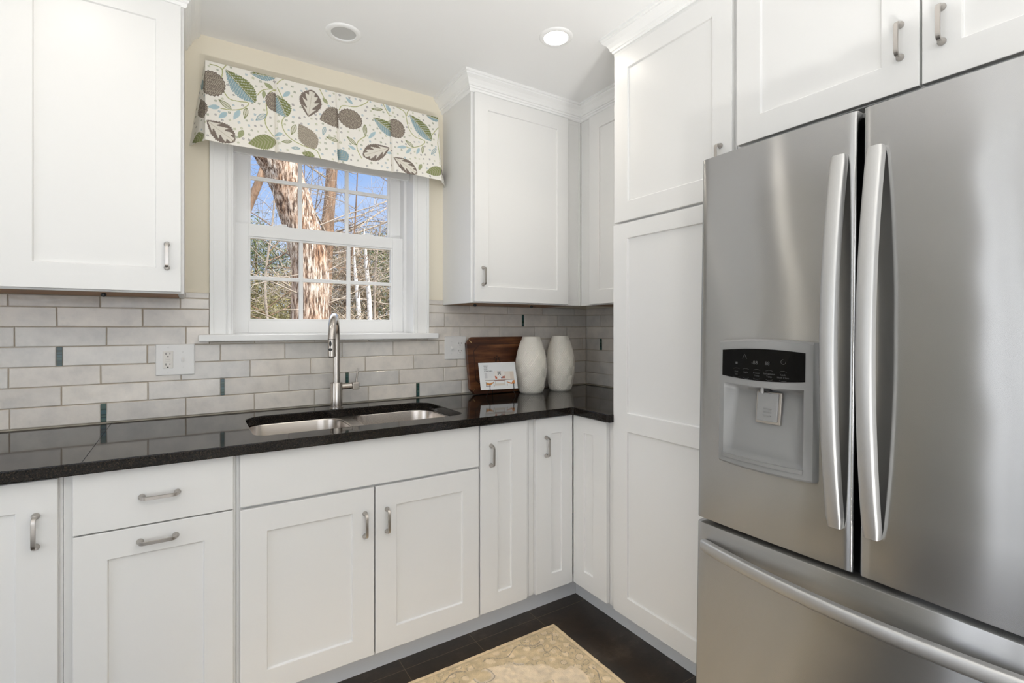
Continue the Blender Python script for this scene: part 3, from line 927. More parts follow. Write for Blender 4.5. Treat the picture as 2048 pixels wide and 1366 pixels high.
# right of the window
r, b = upper('upper_cabinet', 'white shaker upper cabinet hanging right of the window above the vases', -0.972, -0.3055)
b.box(-0.409, -0.3235, -0.305, -0.287, 1.40, 2.33)
obj('carcass', b, 'paint', r, bevel=0.001)
obj('bottom_panel', MB().box(-0.954, -0.3235, -0.287, -0.012, 1.3722, 1.385), 'underside', r, label='unpainted brown wood underside')
d = front('door', r, 'back', -0.961, -0.407, 1.377, 2.346, (-0.889, -0.479, 1.449, 2.276), -0.325)
handle(d, (-0.918, -0.325, 1.496), (0, 0, 1), (0, -1, 0))
clip(r, -0.887, -0.19); clip(r, -0.555, -0.20)
# corner upper on the right wall
r = empty('upper_cabinet', (-0.15, -0.6, 1.372), 'narrow white upper cabinet in the corner, half hidden behind the pantry', 'cabinet')
b = MB().box(-0.3045, -0.287, -0.884, -0.3058, 1.372, 2.43)
b.box(-0.287, -0.0105, -0.884, -0.866, 1.372, 2.43); b.box(-0.287, -0.0105, -0.866, -0.31, 2.40, 2.43)
obj('carcass', b, 'paint', r, bevel=0.001)
obj('bottom_panel', MB().box(-0.287, -0.0105, -0.866, -0.31, 1.3722, 1.385), 'underside', r, label='unpainted brown wood underside')
front('door', r, 'right', -0.393, -0.860, 1.377, 2.346, (-0.468, -0.785, 1.449, 2.272), -0.325)

# pantry
r = empty('pantry_cabinet', (-0.31, -1.15, 0), 'tall white pantry cabinet between the corner and the refrigerator', 'cabinet')
b = MB().box(-0.61, -0.0015, -1.411, -0.886, 0.115, 2.43)
obj('carcass', b, 'paint', r, bevel=0.001)
d = front('door', r, 'right', -0.887, -1.405, 1.676, 2.349, (-0.959, -1.335, 1.752, 2.274), -0.63)
handle(d, (-0.63, -1.366, 1.803), (0, 0, 1), (-1, 0, 0))
pl = -0.63
mb = MB()
def P(d_, u, z): return (pl + d_, u, z)
# lower door with two recessed panels
ys = [-0.882, -0.957, -1.335, -1.405]; zs = [0.120, 0.197, 0.848, 0.921, 1.606, 1.667]
vi = {}
for i, y in enumerate(ys):
    for j, z in enumerate(zs):
        vi[i, j] = len(mb.v); mb.v.append(P(0, y, z))
for i in range(3):
    for j in range(5):
        if i == 1 and j in (1, 3):
            o = len(mb.v); e = 0.0012
            mb.v += [P(0.0075, ys[1] - e, zs[j] + e), P(0.0075, ys[2] + e, zs[j] + e), P(0.0075, ys[2] + e, zs[j + 1] - e), P(0.0075, ys[1] - e, zs[j + 1] - e)]
            cc = [vi[1, j], vi[2, j], vi[2, j + 1], vi[1, j + 1]]
            for k in range(4):
                mb.f.append((cc[k], cc[(k + 1) % 4], o + (k + 1) % 4, o + k))
            mb.f.append((o, o + 1, o + 2, o + 3))
        else:
            mb.f.append((vi[i, j], vi[i + 1, j], vi[i + 1, j + 1], vi[i, j + 1]))
o = len(mb.v)
bl = [vi[i, 0] for i in range(4)] + [vi[3, j] for j in range(1, 6)] + [vi[i, 5] for i in (2, 1, 0)] + [vi[0, j] for j in (4, 3, 2, 1)]
mb.v += [(mb.v[k][0] + 0.019, mb.v[k][1], mb.v[k][2]) for k in bl]
for k in range(len(bl)):
    n = (k + 1) % len(bl)
    mb.f.append((bl[k], bl[n], o + n, o + k))
mb.f.append(tuple(o + k for k in range(len(bl))))
obj('door', mb, 'paint', r, bevel=0.0016, recalc=True)

# over the refrigerator
r = empty('fridge_top_cabinet', (-0.31, -1.9, 1.82), 'white two door cabinet above the refrigerator', 'cabinet')
obj('carcass', MB().box(-0.61, -0.0015, -2.50, -1.413, 1.822, 2.43), 'paint', r, bevel=0.001)
d = front('door', r, 'right', -1.423, -1.886, 1.824, 2.349, (-1.498, -1.809, 1.899, 2.274), -0.63)
handle(d, (-0.63, -1.849, 1.945), (0, 0, 1), (-1, 0, 0))
d = front('door', r, 'right', -1.891, -2.354, 1.824, 2.349, (-1.963, -2.28, 1.899, 2.274), -0.63)
handle(d, (-0.63, -1.928, 1.945), (0, 0, 1), (-1, 0, 0))

# base cabinets
def base(name, label, x0, x1):
    r = empty(name, ((x0 + x1) / 2, -0.3, 0), label, 'cabinet')
    obj('carcass', open_box(x0, x1), 'paint', r, bevel=0.001)
    return r
def open_box(x0, x1):
    b = MB()
    t = 0.016
    b.box(x0, x0 + t, -0.59, -0.012, 0.115, 0.872); b.box(x1 - t, x1, -0.59, -0.012, 0.115, 0.872)
    b.box(x0 + t, x1 - t, -0.59, -0.012, 0.115, 0.131); b.box(x0 + t, x1 - t, -0.03, -0.012, 0.131, 0.872)
    # face frame
    b.box(x0, x0 + 0.036, -0.61, -0.59, 0.115, 0.872); b.box(x1 - 0.036, x1, -0.61, -0.59, 0.115, 0.872)
    b.box(x0 + 0.036, x1 - 0.036, -0.61, -0.59, 0.840, 0.872); b.box(x0 + 0.036, x1 - 0.036, -0.61, -0.59, 0.115, 0.145)
    b.box(x0 + 0.036, x1 - 0.036, -0.61, -0.59, 0.69, 0.72)
    return b
r = base('base_cabinet', 'white base cabinet at the left edge with a tall panelled door', -3.40, -2.345)
d = front('door', r, 'back', -2.79, -2.352, 0.119, 0.867, (-2.71, -2.432, 0.19, 0.790), -0.63)
handle(d, (-2.394, -0.63, 0.739), (0, 0, 1), (0, -1, 0))
front('door', r, 'back', -3.235, -2.794, 0.119, 0.867, (-3.155, -2.875, 0.19, 0.790), -0.63)
r = base('base_cabinet', 'white base cabinet with one drawer over a pull-out door, both with horizontal pulls', -2.344, -1.947)
d = front('drawer', r, 'back', -2.323, -1.955, 0.709, 0.870, None, -0.63)
handle(d, (-2.136, -0.63, 0.787), (1, 0, 0), (0, -1, 0), 0.082)
d = front('door', r, 'back', -2.323, -1.955, 0.119, 0.705, (-2.251, -2.030, 0.19, 0.630), -0.63)
handle(d, (-2.140, -0.63, 0.664), (1, 0, 0), (0, -1, 0), 0.082)
r = base('sink_cabinet', 'wide white sink base cabinet with a plain false front over two doors', -1.946, -1.106)
front('false_front', r, 'back', -1.937, -1.109, 0.709, 0.869, None, -0.63)
d = front('door', r, 'back', -1.937, -1.5255, 0.116, 0.700, (-1.862, -1.600, 0.189, 0.622), -0.63)
handle(d, (-1.558, -0.63, 0.576), (0, 0, 1), (0, -1, 0))
d = front('door', r, 'back', -1.521, -1.109, 0.116, 0.700, (-1.445, -1.181, 0.193, 0.624), -0.63)
handle(d, (-1.480, -0.63, 0.576), (0, 0, 1), (0, -1, 0))
r = base('base_cabinet', 'narrow white base cabinet right of the sink cabinet with one slim panelled door', -1.105, -0.858)
d = front('door', r, 'back', -1.102, -0.879, 0.120, 0.867, (-1.021, -0.956, 0.191, 0.797), -0.63)
handle(d, (-1.054, -0.63, 0.745), (0, 0, 1), (0, -1, 0))
r = empty('corner_cabinet', (-0.45, -0.45, 0), 'white inside corner base cabinet with a folding pair of slim doors', 'cabinet')
b = MB()
b.box(-0.857, -0.834 + 0.02, -0.61, -0.59, 0.115, 0.872); b.box(-0.857, -0.84, -0.59, -0.012, 0.115, 0.872)
b.box(-0.61, -0.59, -0.882, -0.836, 0.115, 0.872); b.box(-0.59, -0.012, -0.882, -0.866, 0.115, 0.872)
b.box(-0.814, -0.612, -0.606, -0.59, 0.115, 0.872); b.box(-0.606, -0.59, -0.836, -0.612, 0.115, 0.872)
b.box(-0.84, -0.012, -0.59, -0.012, 0.115, 0.131)
obj('carcass', b, 'paint', r, bevel=0.001)
d = front('door', r, 'back', -0.834, -0.6325, 0.121, 0.867, (-0.750, -0.693, 0.191, 0.797), -0.63)
handle(d, (-0.780, -0.63, 0.745), (0, 0, 1), (0, -1, 0))
front('door', r, 'right', -0.633, -0.843, 0.123, 0.867, (-0.704, -0.761, 0.197, 0.798), -0.6305)
struct('baseboard_back', MB().box(-3.40, -0.533, -0.533, -0.515, 0.0, 0.114), 'toe')
struct('baseboard_right', MB().box(-0.533, -0.515, -1.411, -0.5335, 0.0, 0.114), 'toe')

# ------------------------------------------------------------------ countertop
outer = [(-3.40, -0.0105), (-3.40, -0.655)] + [(-0.667, -0.655)]
for k in range(1, 6):
    a = PI / 2 * k / 6
    outer.append((-0.667 + 0.012 * math.sin(a), -0.667 + 0.012 * math.cos(a)))
outer += [(-0.655, -0.667), (-0.655, -0.8845), (-0.0105, -0.8845), (-0.0105, -0.0105)]
hole = rrect(-1.890, -1.128, -0.555, -0.150, [0.085, 0.085, 0.05, 0.05], 8)
ct = empty('countertop', (-1.7, -0.33, 0.8735), 'black speckled granite countertop running along the window wall into the corner', 'countertop')
mb = outline_prism(outer, [hole], 0.8735, 0.906)
obj('slab', mb, 'granite', ct, bevel=0.003, seg=2)
obj('seam', MB().add([(-2.3022, -0.652, 0.90615), (-2.3006, -0.652, 0.90615), (-2.3066, -0.012, 0.90615), (-2.3082, -0.012, 0.90615)], [(0, 1, 2, 3)]), 'gap', ct, label='thin dark joint across the slab')

# ------------------------------------------------------------------ sink
sk = empty('sink', (-1.51, -0.35, 0.68), 'undermount stainless steel double bowl sink below the window', 'sink')
L1 = (-1.898, -1.5325, -0.563, -0.144); L2 = (-1.4895, -1.120, -0.563, -0.144)
def bowl_loop(Lr, z, ins, r):
    return [(x, y, z) for x, y in rrect(Lr[0] + ins, Lr[1] - ins, Lr[2] + ins, Lr[3] - ins, max(r - ins * 0.5, 0.01), 8)]
flo = rrect(-1.915, -1.103, -0.578, -0.128, 0.03, 4)
mb = outline_prism(flo, [[(p[0], p[1]) for p in bowl_loop(L1, 0, 0, 0.085)], [(p[0], p[1]) for p in bowl_loop(L2, 0, 0, 0.085)]], 0.8685, 0.8732)
obj('rim', mb, 'sink', sk, bevel=0.0015)
for Lr in (L1, L2):
    R = [bowl_loop(Lr, 0.8732, 0, 0.085), bowl_loop(Lr, 0.866, 0.002, 0.085)]
    R += [bowl_loop(Lr, 0.72, 0.010, 0.085), bowl_loop(Lr, 0.70, 0.014, 0.085), bowl_loop(Lr, 0.687, 0.026, 0.08), bowl_loop(Lr, 0.681, 0.045, 0.07)]
    mb = MB().rings([rr for rr in R], True, False, True)
    bw = obj('bowl', mb, 'sink', sk, smooth=50)
    sd = bw.modifiers.new('solid', 'SOLIDIFY'); sd.thickness = 0.0012; sd.offset = -1 if False else 1
    cx, cy = (Lr[0] + Lr[1]) / 2, (Lr[2] + Lr[3]) / 2
    obj('drain', MB().lathe([(0.055, 0.0), (0.055, 0.003), (0.046, 0.004), (0.040, 0.001), (0.012, 0.001), (0.010, 0.005)], (cx, cy, 0.6815), 28), 'nickel', bw, smooth=40)

# ------------------------------------------------------------------ faucet
fc = empty('faucet', (-1.527, -0.10, 0.906), 'brushed nickel gooseneck faucet with pull-down spray head behind the sink', 'faucet')
fx, fy = -1.527, -0.10
obj('body', MB().lathe([(0.028, 0.0), (0.028, 0.004), (0.0255, 0.006), (0.0255, 0.108), (0.0245, 0.110), (0.013, 0.1105)], (fx, fy, 0.906), 36), 'faucet', fc, smooth=40)
dirn = Vector((-0.070, -0.200, 0)).normalized(); reach = 0.175
pts = [Vector((fx, fy, 1.010)), Vector((fx, fy, 1.10)), Vector((fx, fy, 1.19))]
rad_ = reach / 2
for k in range(1, 17):
    a = PI * k / 17
    pts.append(Vector((fx, fy, 1.205)) + dirn * (rad_ - rad_ * math.cos(a)) + Vector((0, 0, 0.098 * math.sin(a))))
end = Vector((fx, fy, 1.205)) + dirn * reach
pts.append(end + Vector((0, 0, 0.0)))
obj('spout', MB().tube(pts, 0.0150, 20), 'faucet', fc, smooth=50)
sp = obj('spray_head', MB().lathe([(0.0150, 0.010), (0.0158, 0.006), (0.0158, 0.004), (0.0150, 0.003), (0.0150, 0.0), (0.0158, -0.045), (0.0158, -0.064), (0.0135, -0.066)], (end.x, end.y, 1.205), 28), 'faucet', fc, smooth=40)
obj('nozzle', MB().lathe([(0.0118, 0), (0.0115, -0.003), (0.004, -0.003)], (end.x, end.y, 1.1392), 20), 'black', sp, smooth=40, label='black rubber nozzle')
vd = (Vector((-2.062, -2.348, 0)) - Vector((end.x, end.y, 0))).normalized()
vd = (vd + Vector((-0.35, 0, 0))).normalized(); tv = Vector((-vd.y, vd.x, 0))
for dz, hw, hh in ((-0.014, 0.0046, 0.0105), (-0.037, 0.0080, 0.0055)):
    c0 = Vector((end.x, end.y, 1.205 + dz)) + vd * 0.0142
    ring0 = [c0 + tv * (hw * math.cos(2 * PI * k / 16)) + Vector((0, 0, hh * math.sin(2 * PI * k / 16))) for k in range(16)]
    ring1 = [p + vd * 0.003 for p in ring0]
    obj('spray_button', MB().rings([ring0, ring1]), 'black', sp, recalc=True, label='black spray button')
hd = MB().lathe([(0.0135, 0.018), (0.0135, 0.064), (0.012, 0.0655)], (fx, fy, 0.9975), 24, 'x')
arm = obj('valve_arm', hd, 'faucet', fc, smooth=40)
hub = MB().box(-1.4605, -1.4310, fy - 0.0155, fy + 0.0155, 0.981, 1.013)
hb = obj('handle_hub', hub, 'faucet', fc, bevel=0.004)
lv = MB().sweep([(-1.4425, fy, 1.010), (-1.4385, fy, 1.04), (-1.4325, fy, 1.075)], (0, 1, 0), [(-0.006, -0.003), (0.006, -0.003), (0.006, 0.003), (-0.006, 0.003)])
obj('lever', lv, 'faucet', hb, bevel=0.001, recalc=True)

# ------------------------------------------------------------------ wall plates
def plate(name, label, x0, x1, z0, z1, gx, tx, gfci):
    y = -0.0098
    r = empty(name, ((x0 + x1) / 2, -0.0098, (z0 + z1) / 2), label, 'wall plate')
    zc = (z0 + z1) / 2
    obj('plate', MB().box(x0, x1, y - 0.006, y, z0, z1), 'plastic', r, bevel=0.004, seg=3)
    f = y - 0.006
    if gfci:
        o = obj('receptacle', MB().box(gx - 0.0165, gx + 0.0165, f - 0.0022, f, zc - 0.033, zc + 0.033), 'almond', r, bevel=0.0015, label='warm white ground fault receptacle')
        obj('test_button', MB().box(gx - 0.008, gx + 0.008, f - 0.0034, f - 0.0022, zc + 0.0015, zc + 0.0065), 'almond', o, bevel=0.0005)
        obj('reset_button', MB().box(gx - 0.008, gx + 0.008, f - 0.0034, f - 0.0022, zc - 0.0065, zc - 0.0015), 'almond', o, bevel=0.0005)
        cen = (zc + 0.021, zc - 0.020)
        ff = f - 0.0022
        for c in cen:
            obj('slot', MB().box(gx - 0.0075, gx - 0.0055, ff - 0.0003, ff, c - 0.0015, c + 0.0065), 'gap', o, label='black outlet slot')
            obj('slot', MB().box(gx + 0.0055, gx + 0.0075, ff - 0.0003, ff, c, c + 0.006), 'gap', o, label='black outlet slot')
            obj('slot', MB().lathe([(0.0026, -0.0003), (0.0026, 0)], (gx, ff, c - 0.0085), 14, 'y'), 'gap', o, label='black round ground slot')
    else:
        for c in (zc + 0.0195, zc - 0.0195):
            o = obj('receptacle', MB().rings([[(gx + px, f - d_, c + pz) for px, pz in rrect(-0.0165, 0.0165, -0.0145, 0.0145, 0.009, 6)] for d_ in (0, 0.002)]), 'plastic', r, recalc=True, bevel=0.0006)
            ff = f - 0.002
            obj('slot', MB().box(gx - 0.0075, gx - 0.0057, ff - 0.0003, ff, c - 0.0005, c + 0.0075), 'gap', o, label='black outlet slot')
            obj('slot', MB().box(gx + 0.0057, gx + 0.0075, ff - 0.0003, ff, c + 0.0005, c + 0.007), 'gap', o, label='black outlet slot')
            obj('slot', MB().lathe([(0.0025, -0.0003), (0.0025, 0)], (gx, ff, c - 0.007), 14, 'y'), 'gap', o, label='black round ground slot')
    sw = MB().box(tx - 0.0052, tx + 0.0052, f - 0.0008, f, zc - 0.012, zc + 0.012)
    t = obj('switch', sw, 'plastic', r)
    tg = MB().add([(tx - 0.004, f, zc - 0.009), (tx + 0.004, f, zc - 0.009), (tx + 0.004, f, zc + 0.008), (tx - 0.004, f, zc + 0.008), (tx - 0.0034, f - 0.009, zc - 0.010), (tx + 0.0034, f - 0.009, zc - 0.010), (tx + 0.0034, f - 0.011, zc - 0.002), (tx - 0.0034, f - 0.011, zc - 0.002)],
                  [(0, 1, 5, 4), (1, 2, 6, 5), (2, 3, 7, 6), (3, 0, 4, 7), (4, 5, 6, 7)])
    obj('toggle', tg, 'plastic', t, recalc=True, bevel=0.0008)
    for x, dz in ((tx, 0.030), (tx, -0.030), (gx, 0.0485), (gx, -0.0485)):
        if gfci or x == tx:
            obj('screw', MB().lathe([(0.0030, 0), (0.0028, -0.0012), (0.001, -0.0014)], (x, f, zc + dz), 14, 'y'), 'plastic', r)
    if not gfci:
        obj('screw', MB().lathe([(0.0030, 0), (0.0028, -0.0012), (0.001, -0.0014)], (gx, f, zc), 14, 'y'), 'plastic', r)
plate('outlet_plate', 'white double wall plate left of the window, outlet on its left half', -2.176, -2.050, 1.072, 1.192, -2.137, -2.090, True)
plate('outlet_plate', 'white double wall plate beside the cutting board, toggle switch on its left half', -0.968, -0.845, 1.091, 1.211, -0.882, -0.928, False)

# ------------------------------------------------------------------ cutting board leaning on the tiles
cb = empty('cutting_board', (-0.645, -0.06, 0.906), 'dark walnut cutting board with clipped corners leaning on the tiles behind the vases', 'cutting board')
BX0, BX1, BH, BT = -0.857, -0.437, 0.300, 0.020
lean = math.atan2(0.050, 0.296)
def bp(x, h, d):
    """point on the board: h up its face, d out of its front"""
    return (x, -0.0665 + h * math.sin(lean) - d * math.cos(lean) + 0.0, 0.9066 + h * math.cos(lean) + d * math.sin(lean))
ch = 0.030
def octo(i, c):
    a0, a1, h0, h1 = BX0 + i, BX1 - i, i, BH - i
    return [(a0 + c, h0), (a1 - c, h0), (a1, h0 + c), (a1, h1 - c), (a1 - c, h1), (a0 + c, h1), (a0, h1 - c), (a0, h0 + c)]
mb = MB().rings([[bp(x, h, -BT * 0.0) for x, h in octo(0, ch)], [bp(x, h, BT) for x, h in octo(0, ch)]])
obj('board', mb, 'walnut', cb, bevel=0.002, recalc=True)
g0, g1 = octo(0.036, 0.038), octo(0.041, 0.037)
mb = MB()
n = 8
vs = [bp(x, h, BT + 0.0003) for x, h in g0] + [bp(x, h, BT + 0.0003) for x, h in g1]
mb.add(vs, [(k, (k + 1) % n, n + (k + 1) % n, n + k) for k in range(n)])
obj('juice_groove', mb, 'walnut_dark', cb, recalc=True, label='dark juice groove')
for sx, sh_ in ((0, 0), (0, 1), (1, 1), (1, 0)):
    cx = BX0 + 0.024 if sx == 0 else BX1 - 0.024
    chh = 0.024 if sh_ == 0 else BH - 0.024
    s1 = 1 if sx == 0 else -1; s2 = 1 if sh_ == 0 else -1
    # short brass bar running in from the clipped corner
    a = Vector((s1, s2)).normalized(); p = Vector((-a.y, a.x))
    vs = []
    for t, w in ((-0.009, -0.0022), (-0.009, 0.0022), (0.009, 0.0022), (0.009, -0.0022)):
        q = Vector((cx, chh)) + p * t + a * w if False else Vector((cx, chh)) + Vector((a.x, -a.y)).normalized() * 0 + p * w + a * t
        vs.append(q)
    lo = [bp(q.x, q.y, BT - 0.001) for q in vs]; hi = [bp(q.x, q.y, BT + 0.0006) for q in vs]
    obj('corner_inlay', MB().rings([lo, hi]), 'brass', cb, recalc=True, label='small brass bar inlay')

# ------------------------------------------------------------------ easel and card
ez = empty('card_easel', (-0.745, -0.16, 0.906), 'black wire tabletop easel holding the card in front of the cutting board', 'easel')
def wire(name, pts, r=0.0016, parent=ez):
    return obj(name, MB().tube(pts, r, 8), 'wire', parent, smooth=60)
wire('leg', [(-0.822, -0.186, 0.9076), (-0.800, -0.178, 0.942), (-0.760, -0.148, 1.03), (-0.722, -0.118, 1.100)])
wire('leg', [(-0.662, -0.214, 0.9076), (-0.674, -0.196, 0.942), (-0.692, -0.158, 1.03), (-0.712, -0.118, 1.100)])
wire('leg', [(-0.717, -0.118, 1.098), (-0.723, -0.100, 1.02), (-0.728, -0.090, 0.9076)])
wire('top_scroll', [(-0.735, -0.116, 1.088), (-0.733, -0.116, 1.099), (-0.725, -0.117, 1.103), (-0.717, -0.117, 1.106), (-0.717, -0.117, 1.114), (-0.717, -0.117, 1.106), (-0.709, -0.117, 1.103), (-0.701, -0.116, 1.099), (-0.699, -0.116, 1.088)], 0.0014)
for x, y in ((-0.806, -0.180), (-0.676, -0.198)):
    wire('hook', [(x + 0.003, y + 0.004, 0.943), (x, y - 0.017, 0.9415), (x, y - 0.020, 0.946), (x, y - 0.0185, 0.956), (x + 0.001, y - 0.0165, 0.972)], 0.0018)
# card: leans back on the easel
def card_pt(u, v, d=0.0):
    """u across 0..0.203, v up 0..0.137, d out of the front"""
    t = math.radians(16)
    a = math.atan2(-0.018, 0.130)
    bx, by, bz = -0.852, -0.1865, 0.9440
    f = v * math.sin(t) - d * math.cos(t)
    return (bx + u * math.cos(a) - f * math.sin(a), by + u * math.sin(a) + f * math.cos(a), bz + v * math.cos(t) + d * math.sin(t))
CW, CH = 0.203, 0.138
def paint_card(U, V):
    """U, V in mm from the card's top left"""
    c = np.tile(np.array([0.80, 0.81, 0.81]), U.shape + (1,))
    def rect(x0, x1, y0, y1, col): c[(U >= x0) & (U < x1) & (V >= y0) & (V < y1)] = col
    def poly(pts, col):
        ins = np.zeros(U.shape, bool); n = len(pts)
        for i in range(n):
            (ax, ay), (bx, by) = pts[i], pts[(i + 1) % n]
            cond = ((ay > V) != (by > V))
            with np.errstate(divide='ignore', invalid='ignore'):
                xi = (bx - ax) * (V - ay) / ((by - ay) if by != ay else 1e-9) + ax
            ins ^= cond & (U < xi)
        c[ins] = col
    # photograph of a room printed on the lower half: cabinets, table, two orange chairs
    rect(28, 190, 50, 92, (0.76, 0.76, 0.75)); rect(28, 42, 52, 80, (0.62, 0.62, 0.62))
    rect(138, 190, 48, 92, (0.76, 0.70, 0.63)); rect(168, 188, 52, 90, (0.70, 0.61, 0.53))
    rect(82, 138, 44, 84, (0.80, 0.77, 0.73)); rect(82, 134, 74, 90, (0.82, 0.80, 0.78))
    rect(28, 190, 90, 92.5, (0.36, 0.28, 0.24)); rect(78, 140, 92, 95.5, (0.30, 0.17, 0.13)); rect(80, 84, 95, 118, (0.62, 0.58, 0.54)); rect(132, 136, 95, 118, (0.62, 0.58, 0.54))
    rect(84, 132, 108, 116, (0.70, 0.64, 0.56)); rect(70, 150, 116, 120, (0.74, 0.69, 0.62))
    poly([(82, 68), (94, 74), (95, 85), (85, 85)], (0.55, 0.14, 0.07)); poly([(118, 84), (120, 76), (128, 72), (138, 70), (137, 84)], (0.42, 0.15, 0.10)); rect(116, 123, 77, 84, (0.15, 0.15, 0.24))
    rect(98, 110, 89, 91, (0.65, 0.35, 0.25)); rect(114, 120, 89, 91, (0.65, 0.35, 0.25))
    poly([(30, 99), (50, 106), (72, 100), (73, 104), (54, 116), (33, 116)], (0.62, 0.26, 0.07)); poly([(148, 101), (172, 108), (180, 96), (190, 94), (190, 114), (170, 114), (148, 105)], (0.62, 0.24, 0.07))
    for a in ((31, 33, 99, 122), (73, 74.5, 98, 124), (146, 147.5, 98, 122), (30, 56, 119, 120.5)): rect(*a, (0.12, 0.10, 0.10))
    # small square emblem of four wedges
    ex, ey = 108, 56; q = 9
    mk = (np.abs(U - ex) < q) & (np.abs(V - ey) < q); c[mk] = (0.02, 0.02, 0.02)
    dd = np.minimum(np.abs(np.abs(U - ex) - 0), np.abs(np.abs(V - ey) - 0))
    c[mk & (dd < 1.6) & (np.hypot(U - ex, V - ey) > 3.5)] = (0.78, 0.78, 0.78)
    c[mk & (np.abs(np.abs(U - ex) + np.abs(V - ey) - 8.0) < 1.3)] = (0.78, 0.78, 0.78)
    return c
nu, nv = 204, 139
uu, vv = np.meshgrid(np.linspace(0, CW, nu), np.linspace(0, CH, nv))
colr = paint_card(uu * 1000, (CH - vv) * 1000)
mb = MB(); mb.grid([[card_pt(uu[j, i], vv[j, i], 0.0016) for i in range(nu)] for j in range(nv)])
n0 = len(mb.v)
bd = [card_pt(0, 0), card_pt(CW, 0), card_pt(CW, CH), card_pt(0, CH)]
bf = [card_pt(0, 0, 0.0016), card_pt(CW, 0, 0.0016), card_pt(CW, CH, 0.0016), card_pt(0, CH, 0.0016)]
mb.add(bd + bf, [(0, 3, 2, 1), (0, 1, 5, 4), (1, 2, 6, 5), (2, 3, 7, 6), (3, 0, 4, 7)])
cc = np.concatenate([np.concatenate([colr.reshape(-1, 3), np.ones((nu * nv, 1))], 1), np.tile([0.8, 0.8, 0.8, 1], (8, 1))])
cd = empty('photo_card', card_pt(CW / 2, 0), 'white printed card showing a table and orange chairs, propped on the small easel', 'card')
obj('card', mb, 'card', cd, cols=cc)
o0 = Vector(card_pt(0, 0, 0.0021)); exv = (Vector(card_pt(1, 0, 0.0021)) - o0); ezv = (Vector(card_pt(0, 1, 0.0021)) - o0)
def card_text(body, u, v, size):
    p = Vector(card_pt(u / 1000, CH - v / 1000, 0.0021)) - WORG[cd.name]
    nrm = exv.cross(ezv)
    m = Matrix(((exv.x, ezv.x, nrm.x, p.x), (exv.y, ezv.y, nrm.y, p.y), (exv.z, ezv.z, nrm.z, p.z), (0, 0, 0, 1)))
    text_obj('lettering', body, size / 1000, 'ink', cd, m)
for k, (t, v) in enumerate((('READ', 20), ('AND', 29), ('NOT', 38), ('STANDARD', 47))):
    card_text(t, 27, v, 8.6)

# ------------------------------------------------------------------ vases
def vase_mesh():
    nz, na = 300, 420
    prof = [(0.0, 0.055), (0.006, 0.0625), (0.03, 0.0695), (0.07, 0.0775), (0.115, 0.0830), (0.145, 0.0835), (0.18, 0.0805), (0.22, 0.0725), (0.26, 0.0610), (0.285, 0.0520), (0.297, 0.0475), (0.300, 0.0465)]
    hz = np.array([p[0] for p in prof]); rz = np.array([p[1] for p in prof])
    H = np.linspace(0, 0.300, nz)
    # smooth the profile with a cubic through the points
    from_r = np.interp(H, hz, rz)
    ker = np.hanning(21); ker /= ker.sum()
    pad = np.pad(from_r, 10, mode='edge'); rs = np.convolve(pad, ker, 'valid')
    A = np.linspace(0, 2 * PI, na, endpoint=False)
    ND = 7; DH = 0.097
    R = []
    for i in range(nz):
        u = (A / (2 * PI) * ND) % 1.0
        w = ((H[i] + 0.012) / DH) % 1.0
        d1 = np.abs(u - 0.5) + np.abs(w - 0.5)
        dd = np.where(d1 <= 0.5, d1, 1.0 - d1)          # nested diamonds, two interleaved sets
        rid = 0.5 + 0.5 * np.cos(dd * 2 * PI * 7.0)
        fade = min(1.0, max(0.0, (0.285 - H[i]) / 0.02)) * min(1.0, max(0.0, H[i] / 0.012))
        r = rs[i] + (rid ** 2.6) * 0.0021 * fade
        R.append([(r[k] * math.cos(A[k]), r[k] * math.sin(A[k]), H[i]) for k in range(na)])
    # lip and inner wall
    for rr, h in ((0.044, 0.301), (0.0415, 0.299), (0.043, 0.28), (0.07, 0.20), (0.075, 0.13), (0.06, 0.02), (0.02, 0.012)):
        R.append([(rr * math.cos(a), rr * math.sin(a), h) for a in A])
    return MB().rings(R)
v1 = obj('vase', vase_mesh(), 'ceramic', smooth=60)
v1.location = (-0.522, -0.150, 0.9062); v1.rotation_euler.z = 0.32
tag(v1, 'cream ceramic vase with carved diamonds, nearer one, overlapping the cutting board', 'vase', 'pair of carved vases')
v2 = v1.copy(); C.objects.link(v2)
v2.location = (-0.323, -0.150, 0.9062); v2.rotation_euler.z = 0.14; v2.scale = (0.96, 0.96, 1.01)
tag(v2, 'cream ceramic vase with carved diamonds, right hand one, nearer the corner', 'vase', 'pair of carved vases')

# ------------------------------------------------------------------ refrigerator (leans back slightly)
LEAN = math.atan(0.035 / 1.55)
fr = empty('refrigerator', (-0.8415, -1.8345, 0.0), 'stainless steel french door refrigerator with ice dispenser and bottom freezer drawer', 'refrigerator')
fr.rotation_euler.y = LEAN
WORG[fr.name] = Vector((0, 0, 0))
FY = 1.8345                         # local y = world y + FY
def fob(name, mb, mat, parent=fr, **kw):
    o = obj(name, mb, mat, parent, local=True, **kw)
    WORG[o.name] = Vector((0, 0, 0))
    return o
y_l0, y_l1, y_r0, y_r1 = -1.425 + FY, -1.828 + FY, -1.841 + FY, -2.244 + FY
fob('body', MB().box(0.078, 0.745, y_r1 + 0.004, y_l0 - 0.004, 0.040, 1.735), 'dark_metal', bevel=0.003)
fob('gasket', MB().box(0.060, 0.078, y_r1 + 0.012, y_l0 - 0.012, 0.09, 1.735), 'gap', label='black gap behind the doors')
fob('base_grille', MB().box(0.030, 0.078, y_r1 + 0.01, y_l0 - 0.01, 0.040, 0.085), 'dark_metal')
for y in (y_l0 - 0.06, y_r1 + 0.06):
    fob('foot', MB().lathe([(0.02, 0.012), (0.02, 0.02), (0.012, 0.022), (0.012, 0.045)], (0.10, y, -0.010), 16), 'black', smooth=40)
